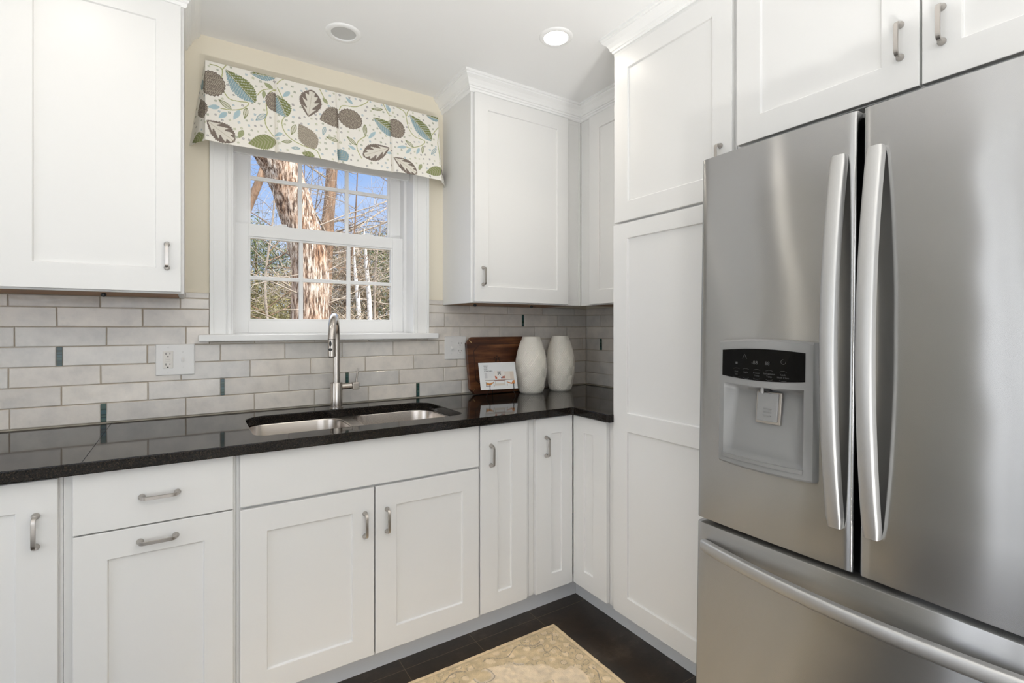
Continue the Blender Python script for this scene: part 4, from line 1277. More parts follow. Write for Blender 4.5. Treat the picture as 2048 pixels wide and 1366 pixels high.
for y in (y_l0 - 0.035, y_r1 + 0.035):
    fob('hinge_cover', MB().box(0.02, 0.16, y - 0.028, y + 0.028, 1.735, 1.757), 'dark_metal', bevel=0.005)
fob('centre_hinge', MB().box(0.030, 0.085, (y_l1 + y_r0) / 2 - 0.02, (y_l1 + y_r0) / 2 + 0.02, 1.737, 1.748), 'silver_dark', bevel=0.002)

def fridge_front(name, ya, yb, z0, z1, hole=None, bulge=0.004, label=None, depth=0.058):
    """convex steel skin; ya > yb; hole = (ha, hb, hz0, hz1)"""
    rd = 0.007
    ts = [0, 0.25, 0.6, 1.0]
    ys = [ya - rd * t for t in ts]
    inner = list(np.linspace(ya - rd, yb + rd, 26)[1:-1])
    ys += inner + [yb + rd * t for t in ts[::-1]]
    if hole:
        ys = [y for y in ys if abs(y - hole[0]) > 0.004 and abs(y - hole[1]) > 0.004] + [hole[0], hole[1]]
        ys = sorted(ys, reverse=True)
    zs = [z0, z0 + 0.0015, z0 + 0.004] + list(np.linspace(z0 + 0.004, z1 - 0.004, 8)[1:-1]) + [z1 - 0.004, z1 - 0.0015, z1]
    if hole:
        zs = sorted([z for z in zs if abs(z - hole[2]) > 0.003 and abs(z - hole[3]) > 0.003] + [hole[2], hole[3]])
    def X(y, z):
        t = (y - yb) / (ya - yb)
        x = -bulge * 4 * t * (1 - t)
        for e in (ya - y, y - yb):
            if e < rd: x += rd - math.sqrt(max(rd * rd - (rd - e) ** 2, 0))
        for e in (z - z0, z1 - z):
            if e < 0.004: x += 0.004 - math.sqrt(max(0.004 ** 2 - (0.004 - e) ** 2, 0))
        return x
    mb = MB(); vi = {}
    for i, y in enumerate(ys):
        for j, z in enumerate(zs):
            vi[i, j] = len(mb.v); mb.v.append((X(y, z), y, z))
    ny, nz = len(ys), len(zs)
    for i in range(ny - 1):
        for j in range(nz - 1):
            if hole and hole[1] - 1e-6 <= min(ys[i], ys[i + 1]) and max(ys[i], ys[i + 1]) <= hole[0] + 1e-6 and hole[2] - 1e-6 <= zs[j] and zs[j + 1] <= hole[3] + 1e-6:
                continue
            mb.f.append((vi[i, j], vi[i + 1, j], vi[i + 1, j + 1], vi[i, j + 1]))
    bl = [vi[i, 0] for i in range(ny)] + [vi[ny - 1, j] for j in range(1, nz)] + [vi[i, nz - 1] for i in range(ny - 2, -1, -1)] + [vi[0, j] for j in range(nz - 2, 0, -1)]
    o = len(mb.v)
    mb.v += [(depth, mb.v[k][1], mb.v[k][2]) for k in bl]
    for k in range(len(bl)):
        n = (k + 1) % len(bl)
        mb.f.append((bl[k], bl[n], o + n, o + k))
    mb.f.append(tuple(o + k for k in range(len(bl))))
    return fob(name, mb, 'fridge', smooth=35, recalc=True, label=label)

DH_ = (-1.516 + FY, -1.728 + FY, 0.917, 1.110)     # dispenser niche opening
dl = fridge_front('door', y_l0, y_l1, 0.7105, 1.748, DH_, label='left refrigerator door with the dispenser')
dr = fridge_front('door', y_r0, y_r1, 0.7105, 1.748, label='right refrigerator door')
dz = fridge_front('freezer_drawer', y_l0, y_r1, 0.095, 0.6985, bulge=0.006)

def fr_handle(parent, kind, c, lo, hi, half=0.0162, bow=0.044):
    """flat bowed bar. kind 'z': vertical at local y=c; kind 'y': horizontal at z=c"""
    sec = []
    th = 0.012
    w = half
    sec = [(-w, -th), (-w, 0.003), (-w + 0.002, 0.0062), (-w * 0.6, 0.0080), (w * 0.6, 0.0080), (w - 0.002, 0.0062), (w, 0.003), (w, -th)]
    R = []
    n = 41
    for i in range(n):
        t = i / (n - 1)
        s = lo + (hi - lo) * t
        d = 0.012 + bow * math.sin(PI * t) ** 0.85
        ww = w * (0.86 if i in (0, n - 1) else 1.0)
        ring = []
        for u, q in sec:
            uu_ = u * ww / w
            if kind == 'z': ring.append((-(d + q) , c + uu_, s))
            else: ring.append((-(d + q) - 0.004, s, c + uu_))
        R.append(ring)
    return fob('handle', MB().rings(R), 'fridge_bar', parent, smooth=40, recalc=True)
h1 = fr_handle(dl, 'z', -1.797 + FY, 0.805, 1.651)
h2 = fr_handle(dr, 'z', -1.8695 + FY, 0.805, 1.651)
h3 = fr_handle(dz, 'y', 0.641, -1.452 + FY, -2.217 + FY, 0.0158, 0.050)

# dispenser: raised bezel, black control panel, scooped niche, paddle, drip ledge
def bezel_x(y):
    t = (y - (-1.762 + FY)) / 0.27
    return -0.0155 - 0.004 * 4 * t * (1 - t)
dsp = None
by0, by1, bz0, bz1 = -1.491 + FY, -1.760 + FY, 0.891, 1.221
NY = 25
mb = MB()
ysb = list(np.linspace(by0, by1, NY)) + [DH_[0], DH_[1]]
ysb = sorted(set(ysb), reverse=True)
def bow(y):
    t = (y - by1) / (by0 - by1)
    return 0.007 * 4 * t * (1 - t)
rows_ = [(bz0, -0.004), (bz0 + 0.001, 0.007), (bz0 + 0.006, 0.0), (DH_[2], 0.0), (DH_[3], 0.0), (bz1 - 0.006, 0.0), (bz1 - 0.001, 0.007), (bz1, -0.004)]
vi = {}
for i, y in enumerate(ysb):
    for j, (z, dx) in enumerate(rows_):
        zz = z + (bow(y) if j >= 5 else (-bow(y) * 0.9 if j <= 2 else (-bow(y) * 0.8 if j == 4 else (-bow(y) * 0.4 if j == 3 else 0))))
        x = bezel_x(y)
        if j in (0, 7): x = 0.004
        elif j in (1, 6): x += 0.005
        e = min(by0 - y, y - by1)
        if e < 0.001: x = 0.004 if True else x
        vi[i, j] = len(mb.v); mb.v.append((x, y, zz))
ny = len(ysb)
for i in range(ny - 1):
    for j in range(7):
        if j == 3 and ysb[i] <= DH_[0] + 1e-6 and ysb[i + 1] >= DH_[1] - 1e-6:
            continue
        mb.f.append((vi[i, j], vi[i + 1, j], vi[i + 1, j + 1], vi[i, j + 1]))
dsp = fob('dispenser', mb, 'silver', dl, smooth=30, recalc=False, label='grey plastic water and ice dispenser')
# control panel
nP = 17
mb = MB(); top = []; bot = []
sy0, sy1 = -1.5115 + FY, -1.7310 + FY
R0 = []
for (dd, ins) in ((0.001, 0.0), (-0.0012, 0.0), (-0.0018, 0.0015)):
    ring = []
    for k in range(nP):
        y = sy0 - ins - (sy0 - sy1 - 2 * ins) * k / (nP - 1)
        ring.append((bezel_x(y) + dd, y, 1.127 - 0.007 * (1 - (2 * k / (nP - 1) - 1) ** 2) + ins))
    for k in range(nP - 1, -1, -1):
        y = sy0 - ins - (sy0 - sy1 - 2 * ins) * k / (nP - 1)
        ring.append((bezel_x(y) + dd, y, 1.196 + 0.006 * (1 - (2 * k / (nP - 1) - 1) ** 2) - ins))
    R0.append(ring)
mb = MB(); mb.rings(R0, True, False, True)
scr = fob('control_panel', mb, 'screen', dl, recalc=True, label='black glossy control panel')
def scr_text(body, y, z, size, align='CENTER'):
    p = Vector((bezel_x(y) - 0.0021, y, z))
    m = Matrix(((0, 0, -1, p.x), (-1, 0, 0, p.y), (0, 1, 0, p.z), (0, 0, 0, 1)))
    text_obj('lettering', body, size, 'icon', scr, m, align)
scr_text('-88', -1.606 + FY, 1.162, 0.013); scr_text('88', -1.640 + FY, 1.162, 0.013)
for y, a, c in ((-1.555, 'Fast', 'Ice'), (-1.582, 'Light', ''), (-1.612, 'Freezer', 'Temp'), (-1.645, 'Refrigerator', 'Temp'), (-1.680, 'Lock', 'Hold 3 Secs')):
    scr_text(a, y + FY, 1.138, 0.0062); 
    if c: scr_text(c, y + FY, 1.131, 0.0062)
    for s in (1, -1):
        pts = []
        for k in range(9):
            t = -1 + 2 * k / 8
            yy = y + FY + 0.009 * t
            pts.append((bezel_x(yy) - 0.0019, yy, 1.1365 + s * (0.0105 + 0.0025 * (1 - t * t))))
        fob('button_arc', MB().tube(pts, 0.00035, 5), 'icon', scr)
# icons: snow cube, glass, lock ring
fob('icon', MB().box(bezel_x(-1.555 + FY) - 0.0024, bezel_x(-1.555 + FY) - 0.0018, -1.558 + FY, -1.552 + FY, 1.160, 1.166), 'icon', scr)
pts = [(bezel_x(-1.680 + FY) - 0.0019, -1.680 + FY + 0.006 * math.sin(2 * PI * k / 14), 1.172 + 0.006 * math.cos(2 * PI * k / 14)) for k in range(12)]
fob('icon', MB().tube(pts, 0.0004, 5), 'icon', scr)
for s in (-1, 1):
    fob('icon', MB().tube([(bezel_x(-1.578 + FY) - 0.0019, -1.578 + FY, 1.187), (bezel_x(-1.578 + FY) - 0.0019, -1.578 + FY + s * 0.006, 1.175)], 0.0004, 5), 'icon', scr)
# niche
mb = MB(); Pn = []
nu_, nv_ = 33, 25
for j in range(nv_):
    v = j / (nv_ - 1)
    rowp = []
    for i in range(nu_):
        u = i / (nu_ - 1)
        y = DH_[0] + (DH_[1] - DH_[0]) * u
        zb = DH_[2] - bow(y) * 0.4; zt = DH_[3] - bow(y) * 0.8
        z = zb + (zt - zb) * v
        e = min(u, 1 - u) / 0.10
        sd_ = math.sin(min(e, 1) * PI / 2) ** 1.2
        dep = 0.010 + 0.026 * v ** 1.3
        if v > 0.94: dep *= max(0.0, (1 - v) / 0.06) ** 0.5
        if v < 0.03: dep *= v / 0.03
        rowp.append((bezel_x(y) + dep * sd_ , y, z))
    Pn.append(rowp)
mb.grid(Pn)
nic = fob('niche', mb, 'silver', dl, smooth=60)
# paddle with chrome surround
py0, py1, pz0, pz1 = -1.601 + FY, -1.666 + FY, 1.012, 1.092
def pxx(y, z): return bezel_x(y) + 0.006 + 0.018 * max(0.0, (z - 0.917) / 0.193)
b4 = [(py0, pz0), (py1, pz0), (py1, pz1), (py0, pz1)]
fo = [(pxx(y, z) + 0.006, y, z) for y, z in b4]; fi = [(pxx(y, z) - 0.002, y, z) for y, z in b4]
fob('paddle_frame', MB().rings([fo, fi]), 'nickel', dl, recalc=True, bevel=0.001, label='bright rim around the paddle')
c4 = [(py0 - 0.004, pz0 + 0.006), (py1 + 0.007, pz0 + 0.006), (py1 + 0.007, pz1 - 0.002), (py0 - 0.004, pz1 - 0.002)]
po = [(pxx(y, z) - 0.001, y, z) for y, z in c4]; pi_ = [(pxx(y, z) - 0.006, y, z) for y, z in c4]
pad = fob('paddle', MB().rings([po, pi_]), 'silver', dl, recalc=True, bevel=0.0015)
for k in range(3):
    z = 1.032 + k * 0.0085; yc = -1.634 + FY
    fob('rib', MB().tube([(pxx(yc, z) - 0.0065, yc + 0.010, z + 0.0005), (pxx(yc, z) - 0.0065, yc - 0.010, z)], 0.0012, 6), 'silver_dark', pad)
fob('water_spout', MB().lathe([(0.0035, 0), (0.0045, 0.003), (0.0045, 0.014)], (pxx(py0, 1.09) - 0.010, -1.619 + FY, 1.088), 14), 'silver', dl, smooth=40)
fob('spout_port', MB().box(pxx(py0, 1.09) - 0.012, pxx(py0, 1.09), -1.640 + FY, -1.626 + FY, 1.095, 1.102), 'black', dl)
pts = []
mb = MB(); top_, bot_ = [], []
for k in range(17):
    y = DH_[0] - (DH_[0] - DH_[1]) * k / 16
    z = DH_[2] - bow(y) * 0.4 + 0.001
    top_.append((bezel_x(y) - 0.004, y, z)); bot_.append((bezel_x(y) - 0.0025, y, z - 0.0105))
mb.grid([bot_, top_])
mb.grid([top_, [(p[0] + 0.012, p[1], p[2]) for p in top_]])
fob('drip_ledge', mb, 'silver', dl, smooth=30)

# ------------------------------------------------------------------ rug
def vnoise(X, Y, seed, freq):
    rng = np.random.RandomState(seed)
    G = rng.rand(64, 64)
    x, y = X * freq, Y * freq
    xi, yi = np.floor(x).astype(int), np.floor(y).astype(int)
    fx_, fy_ = x - xi, y - yi
    fx_, fy_ = fx_ * fx_ * (3 - 2 * fx_), fy_ * fy_ * (3 - 2 * fy_)
    g = lambda a, c: G[a % 64, c % 64]
    return (g(xi, yi) * (1 - fx_) + g(xi + 1, yi) * fx_) * (1 - fy_) + (g(xi, yi + 1) * (1 - fx_) + g(xi + 1, yi + 1) * fx_) * fy_
def build_rug():
    x0, x1, y0, y1 = -2.05, -0.776, -1.50, -0.677
    nx, ny = 440, 285
    X, Y = np.meshgrid(np.linspace(x0, x1, nx), np.linspace(y0, y1, ny))
    dx = np.minimum(X - x0, x1 - X); dy = np.minimum(Y - y0, y1 - Y)
    d = np.minimum(dx, dy)
    col = np.tile(np.array([0.66, 0.52, 0.335]), X.shape + (1,))
    n1 = vnoise(X, Y, 1, 9); n2 = vnoise(X, Y, 2, 24); n3 = vnoise(X, Y, 3, 70); n4 = vnoise(X, Y, 4, 14)
    # the border swells into a scalloped fan at the corner
    along = np.where(dx < dy, Y, X)
    edge_w = 0.105 + 0.012 * np.sin(along * 34) + 0.008 * (n4 - 0.5)
    sx, sy = x1 - X, y1 - Y
    fan = np.hypot(sx - 0.03, sy - 0.03) < 0.235 + 0.014 * np.sin(np.arctan2(sy, sx) * 14)
    bd = (d > 0.020) & ((d < edge_w) | fan)
    field = ~bd & (d > 0.020)
    col[bd] = (0.56, 0.435, 0.27)
    col[field] = (0.69, 0.56, 0.40)
    col[(d > 0.020) & (d < 0.026)] = (0.50, 0.39, 0.25)
    wx = X + 0.030 * vnoise(X, Y, 5, 13); wy = Y + 0.030 * vnoise(X, Y, 6, 13)
    ph = np.sin(wx * 84) * np.sin(wy * 84)
    col[bd & (d > 0.03) & (ph > 0.50)] = (0.66, 0.53, 0.36)
    col[bd & (d > 0.03) & (ph < -0.62)] = (0.60, 0.47, 0.29)
    for lv, sd in ((0.42, 21), (-0.55, 22)):
        brk = vnoise(X, Y, sd, 19)
        ln = bd & (d > 0.03) & (np.abs(ph - lv) < 0.055) & (brk > 0.45)
        col[ln] = (0.33, 0.265, 0.195)
    ang = np.arctan2(sy, sx)
    sw = np.abs(d - (0.062 + 0.016 * np.sin(along * 46)))
    sw2 = np.abs(np.hypot(sx, sy) - (0.175 + 0.018 * np.sin(ang * 18)))
    col[bd & ((sw < 0.0022) | ((sw2 < 0.0022) & fan)) & (n2 > 0.36)] = (0.30, 0.245, 0.185)
    # loose floral sprays in the field
    fx_ = X + 0.05 * vnoise(X, Y, 31, 8); fy_ = Y + 0.05 * vnoise(X, Y, 32, 8)
    q = np.sin(fx_ * 37 + 1.0) * np.sin(fy_ * 40 + 0.6) + 0.35 * (n4 - 0.5)
    spr = field & (n1 > 0.36)
    col[spr & (q > 0.66)] = (0.61, 0.48, 0.30)
    col[spr & (q > 0.40) & (q < 0.66) & (n2 > 0.45)] = (0.62, 0.51, 0.39)
    col[spr & (np.abs(q - 0.40) < 0.045) & (n2 > 0.34)] = (0.36, 0.30, 0.23)
    col[spr & (np.abs(np.sin(fx_ * 120) * np.sin(fy_ * 96) - 0.3) < 0.07) & (q > 0.15) & (q < 0.40) & (n2 > 0.5)] = (0.42, 0.345, 0.265)
    col *= (1.22 + 0.34 * (n3 - 0.5) + 0.16 * (n2 - 0.5))[..., None]
    Z = 0.0095 + 0.0022 * (n3 - 0.5) - np.where(d < 0.006, 0.004 * (1 - d / 0.006), 0)
    mb = MB()
    P3 = np.stack([X, Y, Z], -1)
    edge = 0.002 * (vnoise(X, Y, 11, 60) - 0.5)
    P3[..., 0] += np.where(dx < 0.003, edge, 0); P3[..., 1] += np.where(dy < 0.003, edge, 0)
    mb.v = list(map(tuple, P3.reshape(-1, 3).tolist()))
    idx = np.arange(nx * ny).reshape(ny, nx)
    q = np.stack([idx[:-1, :-1], idx[:-1, 1:], idx[1:, 1:], idx[1:, :-1]], -1).reshape(-1, 4)
    mb.f = list(map(tuple, q.tolist()))
    # skirt down to the floor
    bl = list(idx[0, :]) + list(idx[1:, -1]) + list(idx[-1, -2::-1]) + list(idx[-2:0:-1, 0])
    o = len(mb.v)
    mb.v += [(mb.v[k][0], mb.v[k][1], 0.0008) for k in bl]
    for k in range(len(bl)):
        n = (k + 1) % len(bl)
        mb.f.append((bl[k], o + k, o + n, bl[n]))
    cc = np.concatenate([np.concatenate([col.reshape(-1, 3), np.ones((nx * ny, 1))], 1), np.tile([0.55, 0.43, 0.28, 1], (len(bl), 1))])
    r = obj('rug', mb, 'rug', smooth=60, cols=cc)
    tag(r, 'beige wool rug with faded floral border on the dark floor', 'rug')
build_rug()

# ------------------------------------------------------------------ recessed ceiling lights
def can(x, y, lit, label, rad=0.068, lens='lit', power=CAN_POWER):
    r = empty('recessed_light', (x, y, CEIL), label, 'ceiling light')
    z = CEIL
    ring = [(rad * 0.70, z + 0.0), (rad * 0.72, z - 0.006), (rad * 0.86, z - 0.007), (rad * 0.97, z - 0.004), (rad, z - 0.0005), (rad, z)]
    obj('trim_ring', MB().lathe([(a, h - z) for a, h in ring], (x, y, z), 40, cap0=False, cap1=False), 'trim', r, smooth=50)
    obj('lens', MB().lathe([(0.001, -0.0012), (rad * 0.45, -0.0014), (rad * 0.705, -0.0012)], (x, y, z), 40, cap1=False), lens if lit else 'lens', r, smooth=50, label='glowing lens' if lit else 'dark unlit lens')
    if lit:
        l = lamp('bulb', 'AREA', (0, 0, -0.012), power, CAN_COLOR, shape='DISK', size=rad * 1.4, spread=1.75)
        l.parent = r
can(-1.552, -0.320, False, 'unlit recessed ceiling light nearest the window valance')
can(-0.824, -0.756, True, 'lit recessed ceiling light in front of the tall pantry')
can(-2.40, -0.74, True, 'lit recessed ceiling light in front of the left upper cabinet', lens='lit_bright', power=0.05)
can(-2.40, -2.90, True, 'lit recessed ceiling light over the middle of the room')
can(-1.40, -2.90, True, 'lit recessed ceiling light across from the refrigerator')

# drums around the added fill lights, unseen behind the camera
for (ux_, uy_, up_), lb in zip(FILL_LIGHTS, ('added white drum fill light beside the refrigerator', 'added white drum fill light second from the refrigerator', 'added white drum fill light third from the refrigerator', 'added white drum fill light nearest the glazed doors')):
    r = empty('fill_drum', (ux_, uy_, 0.012), lb, 'lamp')
    obj('drum', MB().lathe([(0.13, 0), (0.16, 0.0), (0.16, 0.29), (0.150, 0.29), (0.148, 0.185), (0.01, 0.18)], (ux_, uy_, 0.0125), 36), 'plastic', r, smooth=40)

# ================================================================== OUTDOORS
random.seed(11)
GZ = -1.2
def branch_tree(mb, p, d, length, r, depth, spread=0.6, n=6, up=0.15):
    """adds one bare limb with its side twigs"""
    segs = 4 if depth > 1 else 3
    pts = [Vector(p)]; rad = [r]
    dd = Vector(d).normalized()
    for i in range(segs):
        dd = (dd + Vector((random.gauss(0, 0.16), random.gauss(0, 0.16), random.gauss(0, 0.12) + up * 0.12))).normalized()
        pts.append(pts[-1] + dd * (length / segs)); rad.append(r * (1 - 0.62 * (i + 1) / segs))
    mb.tube(pts, rad, max(3, n), cap=False)
    if depth <= 0:
        return
    k = 4 if depth > 1 else 3
    for j in range(k):
        t = random.uniform(0.25, 1.0)
        i = min(int(t * segs), segs - 1)
        q = pts[i].lerp(pts[i + 1], t * segs - i)
        base = (pts[i + 1] - pts[i]).normalized()
        side = base.cross(Vector((random.uniform(-1, 1), random.uniform(-1, 1), random.uniform(-1, 1)))).normalized()
        nd = (base * 0.6 + side * random.uniform(0.5, 1.0) * (spread + 0.3)).normalized()
        branch_tree(mb, q, nd, length * random.uniform(0.45, 0.7), max(rad[i] * 0.5, 0.0035), depth - 1, spread, n - 1, up)

def trunk_tube(pts, rad, n=14, rough=0.0, seg=10, seed=0):
    """smooth trunk with bark ridges"""
    rng = random.Random(seed)
    P_ = [Vector(p) for p in pts]; Q = []; Rr = []
    for i in range(len(P_) - 1):
        a, b_, c_, d_ = P_[max(i - 1, 0)], P_[i], P_[i + 1], P_[min(i + 2, len(P_) - 1)]
        for k in range(seg):
            t = k / seg
            Q.append(0.5 * ((2 * b_) + (c_ - a) * t + (2 * a - 5 * b_ + 4 * c_ - d_) * t * t + (3 * b_ - a - 3 * c_ + d_) * t ** 3)); Rr.append(rad[i] * (1 - t) + rad[i + 1] * t)
    Q.append(P_[-1]); Rr.append(rad[-1])
    mb = MB().tube(Q, Rr, n)
    if rough:
        ph = [rng.uniform(0, 6.28) for _ in range(n)]
        for i in range(len(Q)):
            for k in range(n):
                v = Vector(mb.v[i * n + k]); o = (v - Q[i])
                s = 1 + rough * (math.sin(ph[k] + i * 0.5) * 0.5 + rng.uniform(-0.5, 0.5))
                mb.v[i * n + k] = tuple(Q[i] + o * s)
    return mb

struct('ground', MB().box(-30, 40, 0.5, 70, GZ - 0.2, GZ), 'ground')
# great oak close to the window
oak = empty('oak_tree', (-0.62, 5.2, GZ), 'large bare tree with thick pale brown trunk leaning left, close outside the window', 'tree', 'trees outside the window')
obj('trunk', trunk_tube([(-0.60, 5.2, GZ - 0.05), (-0.61, 5.2, 0.3), (-0.625, 5.2, 1.36), (-0.64, 5.2, 2.2), (-0.75, 5.2, 2.67), (-0.86, 5.2, 3.05), (-0.98, 5.2, 3.41), (-1.12, 5.2, 3.66), (-1.45, 5.22, 4.3), (-1.9, 5.3, 5.4), (-2.2, 5.4, 6.6)], [0.34, 0.27, 0.250, 0.245, 0.235, 0.235, 0.24, 0.235, 0.21, 0.17, 0.12], 40, 0.07, 10, 2), 'bark_main', oak, smooth=70)
obj('bough', trunk_tube([(-1.10, 5.22, 3.70), (-0.95, 5.35, 4.3), (-0.7, 5.5, 5.2), (-0.3, 5.6, 6.4)], [0.14, 0.10, 0.08, 0.045], 16, 0.05, 8, 3), 'bark_main', oak, smooth=70)
mb = MB()
for p, d, l, r_ in (((-0.50, 5.1, 2.0), (0.9, -0.1, 0.35), 1.9, 0.012), ((-0.52, 5.2, 1.55), (0.9, 0.1, 0.30), 1.7, 0.010), ((-0.75, 5.1, 1.7), (-0.9, -0.2, 0.5), 1.6, 0.012), ((-0.75, 5.1, 1.25), (-0.9, 0.1, 0.25), 1.6, 0.010), ((-0.78, 5.2, 2.2), (-0.8, 0.1, 0.7), 1.6, 0.011), ((-0.55, 5.2, 2.7), (0.8, 0.2, 0.5), 2.0, 0.012), ((-0.8, 5.4, 4.6), (0.8, 0, 0.1), 2.0, 0.014), ((-1.2, 5.2, 3.8), (-0.7, 0.2, 0.1), 1.5, 0.012), ((-0.75, 5.0, 1.5), (-0.8, -0.3, 0.05), 1.4, 0.008), ((-0.75, 5.0, 2.0), (-0.8, -0.3, -0.35), 1.5, 0.009)):
    branch_tree(mb, p, d, l, r_, 2)
obj('twigs', mb, 'bark_pale', oak, smooth=70)

def slim_tree(name, label, pts, rad, mat, limbs, group='trees outside the window', twig='bark_pale', seed=1, depth=2):
    random.seed(seed)
    base = (pts[0][0], pts[0][1], GZ)
    r = empty(name, base, label, 'tree', group)
    obj('trunk', trunk_tube(pts, rad, 12, 0.05, 6, seed), mat, r, smooth=70)
    mb = MB()
    for k in range(limbs):
        t = random.uniform(0.18, 1.0)
        i = min(int(t * (len(pts) - 1)), len(pts) - 2)
        p = Vector(pts[i]).lerp(Vector(pts[i + 1]), t * (len(pts) - 1) - i)
        a = random.uniform(0, 2 * PI)
        branch_tree(mb, p, (math.cos(a), math.sin(a) * 0.7, random.uniform(-0.05, 0.7)), random.uniform(1.2, 2.6), max(0.010, rad[i] * 0.22), depth, 0.6, 5)
    obj('twigs', mb, twig, r, smooth=70)
    return r
slim_tree('bare_tree', 'straight brown tree trunk rising right behind the leaning trunk', [(1.18, 13, GZ), (1.23, 13, 1.46), (1.33, 13, 4.19), (1.40, 13, 5.03), (1.46, 13, 6.03), (1.55, 13, 8.0), (1.6, 13, 10)], [0.24, 0.21, 0.18, 0.165, 0.16, 0.13, 0.08], 'bark_dark', 16, seed=21)
slim_tree('bare_tree', 'slanting bare tree at the left edge of the upper sash', [(-2.3, 9, GZ), (-1.9, 9, 1.2), (-1.24, 9, 3.31), (-1.07, 9, 3.75), (-0.80, 9, 4.54), (-0.55, 9, 5.6), (-0.4, 9, 7)], [0.13, 0.12, 0.10, 0.085, 0.075, 0.06, 0.04], 'bark_dark', 14, seed=22)
slim_tree('birch_tree', 'white birch trunk, left of the pair in the lower right panes', [(2.02, 12, GZ), (1.98, 12, 1.32), (1.95, 12, 2.03), (1.89, 12, 2.6), (1.86, 12, 3.01), (1.83, 12, 3.6)], [0.075, 0.065, 0.060, 0.052, 0.035, 0.012], 'bark_birch', 9, seed=23)
slim_tree('birch_tree', 'white birch trunk, right of the pair in the lower right panes', [(2.52, 12.5, GZ), (2.45, 12.5, 1.32), (2.42, 12.5, 2.07), (2.34, 12.5, 3.11), (2.30, 12.5, 3.70), (2.27, 12.5, 4.2)], [0.085, 0.075, 0.066, 0.055, 0.035, 0.012], 'bark_birch', 9, seed=24)
slim_tree('young_tree', 'thin tan sapling trunk right of the white birches', [(2.75, 13, GZ), (2.74, 13, 1.32), (2.74, 13, 2.41), (2.79, 13, 3.35), (2.95, 13, 4.6)], [0.06, 0.05, 0.045, 0.035, 0.02], 'bark_pale', 8, seed=25)
bare_spots = [(-0.9, 7.5, 'fine twigged bare tree behind the left panes'), (0.75, 8.2, 'fine twigged bare tree behind the middle right panes'), (1.55, 7.0, 'fine twigged bare tree behind the right panes'), (0.1, 10.5, 'bare tree standing behind the leaning trunk'), (3.6, 11.0, 'bare tree at the far right of the yard'), (-3.2, 10.0, 'bare tree at the far left of the yard')]
for k, (x, y, lb) in enumerate(bare_spots):
    slim_tree('bare_tree', lb, [(x, y, GZ), (x + 0.05, y, 0.6), (x - 0.04, y + 0.1, 2.0), (x + 0.1, y + 0.1, 3.4), (x + 0.15, y, 5.2)], [0.030, 0.026, 0.021, 0.016, 0.008], 'bark_dark' if k % 2 else 'bark_pale', 15, seed=40 + k, twig='bark_dark' if k % 2 == 0 else 'bark_pale')

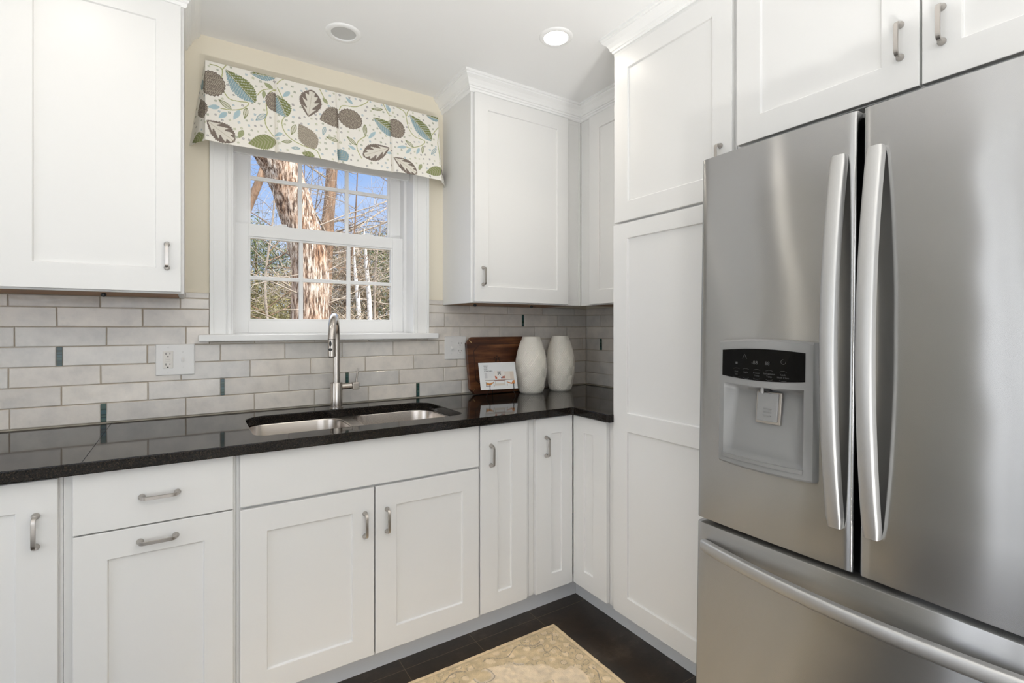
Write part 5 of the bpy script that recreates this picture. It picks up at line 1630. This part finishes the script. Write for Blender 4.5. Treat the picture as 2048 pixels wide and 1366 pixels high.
# woods behind the yard
def bushy(name, label, x, y, h, w, mat, seed, nleaf=3000, cat='tree'):
    rng = np.random.RandomState(seed)
    r = empty(name, (x, y, GZ), label, cat, 'woods behind the yard')
    # clumped crown
    nc = 22
    cz = rng.uniform(0.06, 1.0, nc); cr = (1.05 - cz) ** 0.45
    cxs = rng.normal(0, 0.42, nc) * cr * w; cys = rng.normal(0, 0.35, nc) * cr * w
    ci = rng.randint(0, nc, nleaf)
    px = x + cxs[ci] + rng.normal(0, 0.17 * w, nleaf); py = y + cys[ci] + rng.normal(0, 0.15 * w, nleaf)
    pz = np.maximum(GZ + 0.02, GZ + cz[ci] * h + rng.normal(0, 0.07 * h, nleaf))
    s = rng.uniform(0.045, 0.125, nleaf) * (0.5 if y < 12 else 1.0)
    A = rng.normal(size=(nleaf, 3)); A /= np.linalg.norm(A, axis=1)[:, None]
    B = rng.normal(size=(nleaf, 3)); B -= (A * B).sum(1)[:, None] * A; B /= np.linalg.norm(B, axis=1)[:, None]
    Pc = np.stack([px, py, pz], 1)
    A = A * (s * 1.5)[:, None]; B = B * (s * 0.16)[:, None]
    V_ = np.stack([Pc - A, Pc + B, Pc + A, Pc - B], 1).reshape(-1, 3)
    mb = MB(); mb.v = list(map(tuple, V_.tolist()))
    mb.f = [(4 * i, 4 * i + 1, 4 * i + 2, 4 * i + 3) for i in range(nleaf)]
    obj('foliage', mb, mat, r)
    obj('trunk', MB().tube([(x, y, GZ - 0.02), (x + 0.05, y, GZ + h * 0.5), (x, y, GZ + h * 0.92)], [0.13, 0.09, 0.02], 8), 'bark_dark', r, smooth=70)
names = ['olive evergreen', 'tangled brown thicket tree', 'dark green pine']
spots = [(-2.6, 15, 4.6, 2.2, 0), (-0.4, 15.5, 4.0, 2.2, 0), (0.9, 17, 4.6, 2.4, 1), (2.6, 16, 5.2, 2.2, 1), (4.0, 17, 5.6, 2.4, 2), (5.6, 18, 6.0, 2.6, 1), (0.2, 21, 6.6, 3.0, 2), (2.2, 22, 6.2, 3.0, 0), (4.4, 23, 6.8, 3.0, 1), (6.8, 23, 7.0, 3.0, 0), (-2.6, 21, 7.0, 3.0, 1), (8.4, 20, 6.2, 2.8, 2), (-5.0, 17, 5.5, 2.8, 2), (-0.6, 9.5, 2.9, 1.2, 0), (1.3, 10.2, 2.7, 1.2, 1), (2.6, 9.8, 2.6, 1.3, 1)]
where = ['far left of the yard, second row', 'left panes, front of the woods', 'middle panes, behind the leaning trunk', 'right panes, behind the birches', 'right edge of the window, behind the sapling', 'right of the window edge', 'rear row, behind the middle panes', 'rear row, behind the centre muntin', 'rear row, behind the right panes', 'rear row, at far right', 'rear row, at far left', 'beyond the right edge of the woods', 'beyond the left edge of the woods', 'low by the left panes beside the leaning trunk', 'low between the leaning trunk and the birches', 'low in front of the birches']
for k, ((x, y, h, w, t), wh) in enumerate(zip(spots, where)):
    nm = 'thicket_shrub' if h < 3.2 else ('pine_tree' if t == 2 else 'woodland_tree')
    bushy(nm, (['olive evergreen', 'tangled brown thicket', 'dark green pine'][t]) + ', ' + wh, x, y, h, w, ['leaf_olive', 'leaf_brown', 'leaf_green'][t], 100 + k, 9000 if y > 12 else 11000, 'shrub' if h < 3.2 else 'tree')
